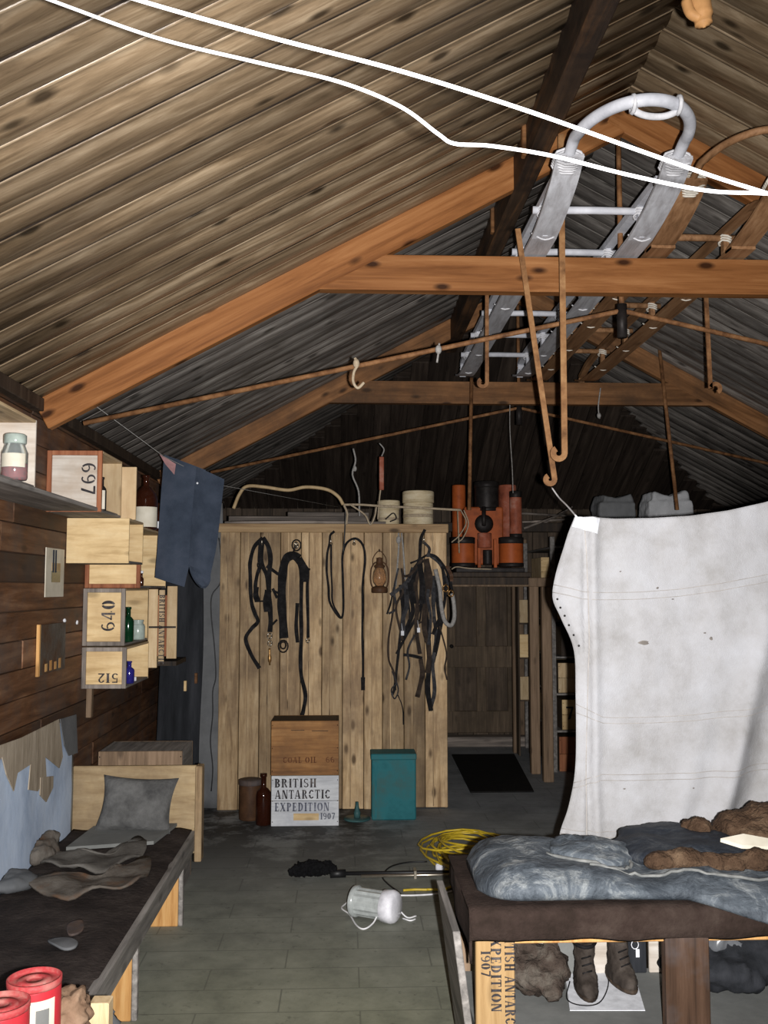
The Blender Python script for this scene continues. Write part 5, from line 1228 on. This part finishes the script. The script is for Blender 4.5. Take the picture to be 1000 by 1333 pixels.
bk = MB().tube(cr([pf(*q) + Vector((0, 0, .006)) for q in [(556, 1123), (530, 1124), (508, 1130), (498, 1142), (505, 1152), (518, 1162), (522, 1166)]], 6), .0045, 6); tag(bk.build('black_flex', M['black']), 'thin black flex looping across the floor under the boom pole', 'cable')
plg = pf(574, 1133); tag(MB().box(plg.x - .03, plg.x + .03, plg.y - .02, plg.y + .02, 0, .04, .008).build('plug', M['lampcap']), 'white plug on the floor beside the yellow coil', 'plug')

# ------------------------------------------------------------------ hanging canvas
YCV = 3.72
Ledge = cr([A(*p, YCV) for p in [(750, 672), (738, 705), (722, 770), (733, 805), (750, 848), (752, 920), (752, 1000), (743, 1050), (730, 1092), (726, 1150)]], 6)
def topz(x):
    pts = [(750, 672), (800, 675), (850, 674), (900, 671), (950, 664), (1000, 653), (1150, 610)]
    P = [A(*p, YCV) for p in pts]
    for a, b in zip(P[:-1], P[1:]):
        if x <= b.x: return a.z + (b.z - a.z) * max(0, (x - a.x) / (b.x - a.x))
    return P[-1].z
XCR = A(1140, 700, YCV).x
def cv(u, v):
    k = v * (len(Ledge) - 1); i = min(len(Ledge) - 2, int(k)); e = Ledge[i].lerp(Ledge[i + 1], k - i)
    x = e.x + (XCR - e.x) * u
    xt = Ledge[0].x + (XCR - Ledge[0].x) * u
    z = topz(xt) + (Ledge[-1].z - topz(xt)) * v
    z = e.z * (1 - min(1, u * 12)) + z * min(1, u * 12) if u < .084 else z
    y = YCV + .022 * noise.noise((x * 2.2, z * 2.0, 3)) + .008 * noise.noise((x * 7, z * 4, 1)) + .004 * noise.noise((x * 16, z * 9, 6))
    y += .02 * math.exp(-((x - .937) / .012) ** 2) - .015 * math.exp(-((x - .965) / .02) ** 2)
    d = (x - 1.53) + (z - 1.0) * -.29            # long diagonal folds on the right
    y += -.05 * math.exp(-(d / .05) ** 2) * max(0, min(1, (1.75 - z) * 1.2)) + .05 * math.exp(-((d - .13) / .07) ** 2) * max(0, min(1, (1.75 - z)))
    d2 = (x - 1.30) + (z - .75) * -.30
    y += -.022 * math.exp(-(d2 / .04) ** 2) * max(0, min(1, (1.1 - z) * 2))
    y += .03 * math.exp(-((x - e.x) / .03) ** 2) + .05 * u
    return Vector((x, y, z))
CV = thing('canvas_sheet', 'large white canvas sheet hung beside the right bunk', 'canvas', A(860, 1130, YCV))
MB().grid(cv, 110, 110, (0, .004, 0)).build('cloth', M['canvas'], CV)
M['seam'] = plain('canvas_seam', (.40, .375, .35), 0.95)
for v0 in (.205, .225, .552, .568, .708, .724, .86, .876):
    P = [cv(u / 60, v0 + .004 * math.sin(u * .12) - .0 ) + Vector((0, -.0025, 0)) for u in range(0, 61)]
    MB().tube(P, .0013, 4).build('seam', M['seam'], CV)
XH = A(763, 800, YCV).x
def uhem(v):
    k = v * (len(Ledge) - 1); i = min(len(Ledge) - 2, int(k)); e = Ledge[i].lerp(Ledge[i + 1], k - i)
    return max(.004, (XH + .012 * math.sin(v * 5) - e.x) / (XCR - e.x))
P = [cv(uhem(v / 60), v / 60) + Vector((0, -.002, 0)) for v in range(1, 60)]; MB().tube(P, .0022, 5).build('hem', M['seam'], CV)
for k in range(6):
    p = cv(.012 + .002 * k, .245 + .033 * k) + Vector((0, -.003, 0)); MB().lathe([(.0035, 0), (.0045, .001), (.0045, .002)], p, 8, Matrix.Rotation(PI / 2, 3, 'X')).build('eyelet', M['iron'], CV)
MB().grid(lambda u, v: cv(.003 + .075 * u, .003 + .045 * v) + Vector((0, -.004, 0)), 8, 6).build('corner_patch', M['white'], CV)
M['stain'] = mottled('dark_stain', [(.10, .09, .085), (.22, .20, .18)], 30, 0.95, 0)
for (px, py, w1, h1) in ((837, 838, 8, 3), (928, 832, 2.5, 2.5), (920, 824, 2, 1), (858, 766, 2, 1.6), (806, 745, 1.5, 1), (880, 780, 2, .8), (905, 1025, 1.5, 1), (812, 1025, 2, 1)):
    tgt = A(px, py, YCV); best = min(((cv(i / 60, j / 60) - tgt).length, i, j) for i in range(61) for j in range(61))
    _, i0, j0 = best
    du = w1 * 2.97e-3 / (XCR - .87) ; dvv = h1 * 2.97e-3 / 1.4
    MB().grid(lambda u, v: cv(i0 / 60 + du * u * math.cos(2 * PI * v) * (.7 + .3 * math.sin(5 * PI * v)), j0 / 60 + dvv * u * math.sin(2 * PI * v)) + Vector((0, -.0025, 0)), 3, 14).build('stain', M['stain'], CV)
st = MB().tube(cr([A(718, 634, Y1 - .03), A(728, 648, 4.15), A(738, 658, 3.95), A(751, 673, YCV)], 5), .0035, 6); tag(st.build('canvas_string', M['cable']), 'white string tying the canvas corner to the slanting hook', 'string')
rc = cv(1, 0); st = MB().tube(cr([rc + Vector((-.01, 0, -.01)), rc + Vector((.12, .35, .25)), Vector((rc.x + .2, Y1 + .1, 2.905 - .222 * (rc.x + .2 - XRID)))], 5), .0035, 6); tag(st.build('canvas_string', M['cable']), 'white string tying the far canvas corner to the near tie rod', 'string')

# ------------------------------------------------------------------ right bunk
RX0, RX1, RY0, RY1 = .375, 2.3, 2.88, 3.45; RZ = .60
RB = thing('bunk', 'high plank bunk with boots stored underneath, before the white canvas', 'bunk', (1.2, 3.1, 0))
MB().box(RX0, RX1, RY0 + .031, RY1, RZ - .035, RZ - .012).build('bed_base', M['stencilw'], RB)
MB().box(RX0 + .11, RX1, RY0 + .005, RY0 + .03, RZ - .04, RZ - .012, .003).build('front_rail', M['legw'], RB)
pst = MB().box(RX0 + .008, RX0 + .122, RY0, RY0 + .03, 0, RZ - .012, .003).build('front_post', M['stencilw'], RB)
MB().box(xx(853, RY0), xx(908, RY0), RY0 - .012, RY0 + .03, 0, RZ + .01, .003).build('front_post', M['stainw'], RB)
for yy_ in (RY1 - .04,):
    for xq in (RX0 + .01, 1.6, RX1 - .06): MB().box(xq, xq + .05, yy_, yy_ + .035, 0, RZ - .045, .003).build('back_post', M['postw'], RB)
MB().box(RX0 + .02, RX1, RY0 + .032, RY1 - .045, .262, .285, .002).build('lower_shelf', M['slate'], RB)
MB().box(RX0 + .123, xx(853, RY0) - .002, RY0 + .008, RY0 + .03, .215, .283, .002).build('shelf_edge', M['palewood'], RB)
eb = MB(); eb.frame_box((RX0 - .055, RY0 + .04, .585), (.022, 0, 0), (0, .5, 0), (.075, 0, -.585), .002); eb.build('end_board', M['greywood'], RB)
letters('BRITISH ANTARCTIC', .03, (xx(652, RY0), RY0, zz(1211, RY0)), (0, 0, -1), (1, 0, 0), M['ink'], RB, wide=.86)
letters('EXPEDITION', .03, (xx(634.5, RY0), RY0, zz(1220, RY0)), (0, 0, -1), (1, 0, 0), M['ink'], RB, wide=.98)
letters('1907', .028, (xx(622, RY0), RY0, zz(1247, RY0)), (0, 0, -1), (1, 0, 0), M['ink'], RB, wide=.95)
# felt blanket over the bunk
def fb(u, v):
    # v: 0 hanging front hem .. 1 far edge ; profile wraps over front edge
    s = v * (RY1 - RY0 + .09)
    if s < .075: y = RY0 - .018; z = RZ - .02 + s - .012 * noise.noise((u * 14, 0, 2))
    elif s < .1: t_ = (s - .075) / .025; y = RY0 - .018 + .02 * t_; z = RZ + .055 + .012 * math.sin(t_ * PI / 2)
    else: y = RY0 + .002 + (s - .1); z = RZ + .067
    x = RX0 - .012 + (RX1 - RX0) * u
    return Vector((x, y + .004 * noise.noise((x * 9, z * 9, 7)), z))
mb = MB(); mb.grid(fb, 70, 28, (0, .012, -.010))
fbo = mb.build('felt_blanket', M['brownfelt']); tag(fbo, 'brown felt blanket covering the right bunk and its edge', 'blanket')
mb = MB(); mb.grid(lambda u, v: Vector((RX0 - .012 + .006 * math.sin(u * 9), RY0 - .012 + (RY1 - RY0) * u, RZ + .062 - (.15 - .06 * u) * v)), 14, 6, (.008, 0, 0)); mb.build('end_drop', M['brownfelt'], fbo)
MB().box(RX0 + .02, RX1, RY0 + .035, RY1 - .01, RZ - .011, RZ + .054, .02).build('padding', M['brownfelt'], fbo)
TZ = RZ + .066
# sleeping bag: closed lofted body with folds
def bag_ring(x, yf, yb_, zb_, ht, sag, seed, n=40):
    R_ = []
    for k in range(n):
        a = 2 * PI * k / n; ca, sa = math.cos(a), math.sin(a)
        y = (yf + yb_) / 2 - (yb_ - yf) / 2 * (abs(ca) ** .7) * (1 if ca > 0 else -1)
        z = zb_ + ht * .5 + ht * .5 * (abs(sa) ** .75) * (1 if sa > 0 else -1)
        z -= sag * max(0, ca) ** 3
        d = noise.fractal(Vector((x * 5, y * 7, seed)), .9, 2, 4) * .022 * max(0, sa) + .006 * math.sin(x * 46 + 9 * noise.noise((x * 4, y * 5, seed))) * max(0, sa) * max(0, .35 + noise.noise((x * 3, y * 3, seed + 9)))
        R_.append(Vector((x, y, z + d)))
    return R_
mb = MB(); rings = []
XA, XB = RX0 + .035, RX1 - .05
for i in range(71):
    t_ = i / 70; x = XA + (XB - XA) * t_
    e = math.sqrt(max(0, 1 - max(0, 1 - t_ * 14) ** 2)) if t_ < 1 / 14 else 1
    e = max(.12, e)
    ht = (.075 + .035 * math.exp(-((x - .6) / .18) ** 2) + .02 * noise.noise((x * 4, 0, 1))) * (.4 + .6 * e)
    yf = RY0 - .01 + .19 * (1 - e) + .02 * math.sin(x * 9) * .5; yb_ = RY1 - .03 - .12 * (1 - e)
    sag = .005 if x < 1.0 else min(.085, (x - 1.0) * .28)
    yf -= .05 * min(1, max(0, (x - 1.0) * 4))
    rings.append(bag_ring(x, yf, yb_, TZ - .004, ht, sag, 2))
mb.loft(rings)
SB = mb.build('sleeping_bag', M['bag']); tag(SB, 'scuffed grey leather sleeping bag spread along the right bunk', 'sleeping bag')
for (q, w_, off) in (([(700, 1160), (740, 1158), (790, 1166), (850, 1170), (930, 1172), (1000, 1178)], .006, 0), ([(860, 1172), (880, 1182), (910, 1190), (950, 1200), (1000, 1208)], .01, 0)):
    pass
def bagtop(x, y):
    # height of the bag's upper surface near (x, y)
    best = None
    for r in rings:
        if abs(r[0].x - x) < (XB - XA) / 70:
            for p in r:
                if p.z > TZ + .01:
                    d = abs(p.y - y)
                    if best is None or d < best[0]: best = (d, p.z)
    return best[1] if best else TZ + .07
def seamline(pts, w_, name, mat, lift=.003):
    P = [Vector((x, y, bagtop(x, y) + lift)) for x, y, _ in cr([(a, b, 0) for a, b in pts], 8)]
    MB().tube(P, w_, 6).build(name, M[mat], SB)
M['scuff'] = mottled('pale_worn_seam', [(.09, .095, .095), (.24, .245, .235)], 20, 0.8, 0.3, 0.002)
seamline([(.75, 2.99), (.9, 2.96), (1.05, 2.95), (1.25, 2.93), (1.5, 2.93), (1.8, 2.93)], .005, 'seam', 'scuff')
seamline([(.86, 3.2), (.9, 3.06), (.83, 3.0), (.72, 3.04), (.64, 3.1)], .006, 'flap_edge', 'scuff')
# flap: rounded tongue of the bag mouth
fl_ = cr([(.66, 3.12, 0), (.70, 3.22, 0), (.82, 3.26, 0), (.92, 3.2, 0), (.93, 3.12, 0), (.84, 3.03, 0), (.74, 3.05, 0)], 5, True)
c = sum(fl_, Vector()) / len(fl_); vv = []; ff = []; m_ = len(fl_)
for k in range(6):
    t_ = k / 5
    for p in fl_:
        q = c + (p - c) * t_; vv.append(Vector((q.x, q.y, bagtop(q.x, q.y) + .012 + .02 * (1 - t_ * t_))))
for k in range(5):
    for i in range(m_): ff.append((k * m_ + i, k * m_ + (i + 1) % m_, (k + 1) * m_ + (i + 1) % m_, (k + 1) * m_ + i))
b_ = len(vv); vv += [v - Vector((0, 0, .022)) for v in vv]; ff += [tuple(b_ + i for i in f[::-1]) for f in ff]
for i in range(m_): ff.append((5 * m_ + i, 5 * m_ + (i + 1) % m_, b_ + 5 * m_ + (i + 1) % m_, b_ + 5 * m_ + i))
MB().add(vv, ff, True).build('mouth_flap', M['bag'], SB)
# second, darker bag and fur lying on the first
def lumps(name, label, cat, els, mat, voxel, disp, ds, grp=None, base=None, sm=3):
    mb = MB()
    for (cx, cy, cz, rx, ry, rz) in els: mb.ell((cx, cy, cz), (rx, ry, rz), 14)
    mb = mb.remesh(voxel, sm, disp, ds)
    if base is not None:
        zm = min(v.z for v in mb.v)
        for v in mb.v: v.z += base - zm
    return tag(mb.build(name, M[mat], fixn=False), label, cat, grp)
T2 = TZ + .06
lumps('sleeping_bag', 'dark navy sleeping bag folded on top of the grey one', 'sleeping bag', [(1.02, 3.19, T2 + .02, .15, .16, .035), (1.20, 3.18, T2 + .025, .17, .15, .038), (1.40, 3.2, T2 + .02, .2, .15, .035), (1.08, 3.32, T2 + .04, .16, .08, .03)], 'bag2', .012, .010, 7, None, None, 8)
lumps('fur_roll', 'grey-brown fur roll along the front of the navy sleeping bag', 'fur', [(.99 + .075 * k, 3.035 - .004 * k, T2 + .022 + .006 * math.sin(k * 2), .062, .04, .034 + .006 * math.sin(k * 1.7)) for k in range(8)], 'fur', .009, .008, 30)
lumps('fur_mitten', 'large brown fur heap on the right bunk against the canvas', 'fur', [(1.33, 3.27, T2 + .06, .09, .08, .065), (1.43, 3.27, T2 + .075, .1, .1, .075), (1.56, 3.24, T2 + .075, .12, .12, .08), (1.38, 3.19, T2 + .045, .09, .07, .05), (1.48, 3.08, T2 + .04, .07, .07, .065), (1.60, 3.05, T2 + .04, .1, .09, .08), (1.75, 3.1, T2 + .05, .12, .12, .09)], 'fur', .012, .012, 22)
lumps('fur_ball', 'small brown fur ball behind the navy sleeping bag', 'fur', [(1.20, 3.28, T2 + .065, .045, .045, .036), (1.17, 3.30, T2 + .06, .03, .03, .03)], 'fur', .008, .006, 40)
pw = MB(); P0 = [Vector((1.19, 3.07, T2 + .082)), Vector((1.25, 3.05, T2 + .066)), Vector((1.37, 3.045, T2 + .060)), Vector((1.36, 3.07, T2 + .078)), Vector((1.27, 3.085, T2 + .092))]
tag(pw.poly(P0, (0, -.2, 1), .012).build('white_paper_slip', M['label']), 'white paper slip under the large brown fur heap', 'paper')

# ------------------------------------------------------------------ under the right bunk
SZ = .286
def boot(cx, cy, ang, label, tagged=False):
    T = thing('leather_boot', label, 'boot', (cx, cy, SZ), 'old ankle boots on white paper')
    Rz = Matrix.Rotation(ang, 4, 'Z'); Tm = Matrix.Translation((cx, cy, SZ + .003)) @ Rz @ Matrix.Scale(.88, 4)
    mb = MB()
    def rg(cy_, z, rx, ry, n=18): return [Tm @ Vector((rx * math.cos(2 * PI * k / n), cy_ + ry * math.sin(2 * PI * k / n), z)) for k in range(n)]
    mb.loft([rg(.02, .0, .036, .105), rg(.018, .012, .041, .112), rg(.015, .03, .043, .108), rg(.022, .05, .040, .09), rg(.035, .072, .036, .066), rg(.045, .10, .036, .052), rg(.048, .135, .038, .05), rg(.05, .17, .040, .05)])
    mb = mb.remesh(.007, 2, .006, 30); mb.build('upper', M['brownleather_d'], T, False)
    sl2 = MB(); sl2.loft([rg(.018, -.002, .040, .11), rg(.018, .012, .044, .116)]); sl2.build('sole', M['dark'], T)
    cl = MB(); cl.tube([Tm @ Vector((.041 * math.cos(a), .05 + .051 * math.sin(a), .168 + .008 * math.sin(a))) for a in [2 * PI * k / 18 for k in range(18)]], .006, 6, closed=True); cl.build('collar', M['leather'], T)
    for k in range(4): MB().tube([Tm @ Vector((-.018, -.025 + .012 * k, .075 + .022 * k)), Tm @ Vector((.018, -.022 + .012 * k, .085 + .022 * k))], .0028, 5).build('lace', M['leather'], T)
    if tagged:
        p = Tm @ Vector((.05, -.0, .12)); MB().tube([p + Vector((.012 * math.cos(a), 0, .02 + .014 * math.sin(a))) for a in [2 * PI * k / 10 for k in range(10)]], .0015, 5, closed=True).build('tag_string', M['white'], T)
        MB().box(p.x + .002, p.x + .014, p.y - .002, p.y, p.z - .02, p.z + .006).build('paper_tag', M['white'], T)
    return T
M['brownleather_d'] = mottled('cracked_dark_leather', [(.022, .017, .014), (.045, .036, .03), (.08, .066, .055)], 16, 0.8, 0.6, 0.004, bscale=60)
lsh = lambda px, py: onbed(px, py, SZ)
q = [lsh(735, 1262), lsh(742, 1316), lsh(840, 1316), lsh(824, 1262)]
pp_ = MB().poly([Vector((p.x, p.y, SZ + .0022)) for p in q][::1], (0, 0, 1), .002); tag(pp_.build('paper_sheet', M['white']), 'white paper sheet under the pair of boots', 'paper')
b1 = lsh(766, 1296); b2 = lsh(815, 1288)
boot(b1.x, b1.y + .02, -.10, 'untagged dark ankle boot on white paper under the right bunk'); boot(b2.x, b2.y + .03, .14, 'dark ankle boot with a white tag under the right bunk', True)
lc = MB().tube(cr([lsh(*p) + Vector((0, 0, .006)) for p in [(790, 1262), (792, 1285), (780, 1308), (755, 1311), (738, 1302), (742, 1280)]], 6), .002, 5); tag(lc.build('boot_lace', M['leather']), 'loose black boot lace curling round the untagged boot', 'lace')
c = lsh(690, 1298)
lumps('fur_boot', 'shapeless dark fur boot lying on the shelf beside the boots', 'boot', [(c.x - .06, c.y + .06, SZ + .06, .08, .08, .06), (c.x + .02, c.y + .03, SZ + .05, .07, .09, .05), (c.x + .085, c.y + .06, SZ + .07, .05, .07, .075), (c.x - .02, c.y + .1, SZ + .1, .08, .06, .05), (c.x + .06, c.y - .02, SZ + .03, .05, .06, .03)], 'hide2f', .010, .022, 16, None, SZ - .002) if False else None
M['hide2f'] = mottled('dirty_fur', [(.03, .022, .018), (.06, .045, .036), (.13, .115, .095)], 9, 0.95, 0.9, 0.015, bscale=40)
lumps('fur_boot', 'shapeless dark fur boot lying on the shelf beside the boots', 'boot', [(c.x - .06, c.y + .06, SZ + .06, .08, .08, .06), (c.x + .02, c.y + .03, SZ + .05, .07, .09, .05), (c.x + .085, c.y + .06, SZ + .07, .05, .07, .075), (c.x - .02, c.y + .1, SZ + .1, .08, .06, .05), (c.x + .06, c.y - .02, SZ + .03, .05, .06, .03)], 'hide2f', .010, .022, 16, None, SZ - .002)
# boards propped at the back of the shelf
bxs = [(660, 745, 'slate', 'grey slate board'), (747, 787, 'palewood', 'pale scoured board'), (788, 832, 'felt', 'black felt-covered board'), (834, 856, 'palewood', 'narrow pale board'), (905, 955, 'palewood', 'broad pale board'), (957, 1040, 'crate', 'tan board')]
for px0, px1, mm, nm in bxs:
    a_, b_ = xx(px0, 3.36), xx(px1, 3.36)
    tag(MB().box(a_, b_ - .004, 3.36, 3.375, SZ - .0005, SZ + .16 + .01 * math.sin(px0), .003).build('propped_board', M[mm]), nm + ' propped at the back under the right bunk', 'board', 'boards propped under the right bunk')
c = lsh(960, 1300)
lumps('dark_garment', 'dark crumpled garment stuffed under the right bunk', 'garment', [(c.x - .02, c.y + .08, SZ + .04, .2, .14, .06), (c.x + .1, c.y + .12, SZ + .08, .16, .1, .06), (c.x - .08, c.y + .1, SZ + .07, .1, .08, .04)], 'felt', .014, .03, 11, None, SZ - .002)
c = lsh(945, 1290)
mb = MB(); mb.ell((c.x, c.y + .02, SZ + .15), (.06, .04, .04), 14); mb = mb.remesh(.012, 0, .03, 18); tag(mb.build('plastic_bag', M['plasticbag'], fixn=False), 'crumpled clear plastic bag on the dark garment', 'bag')
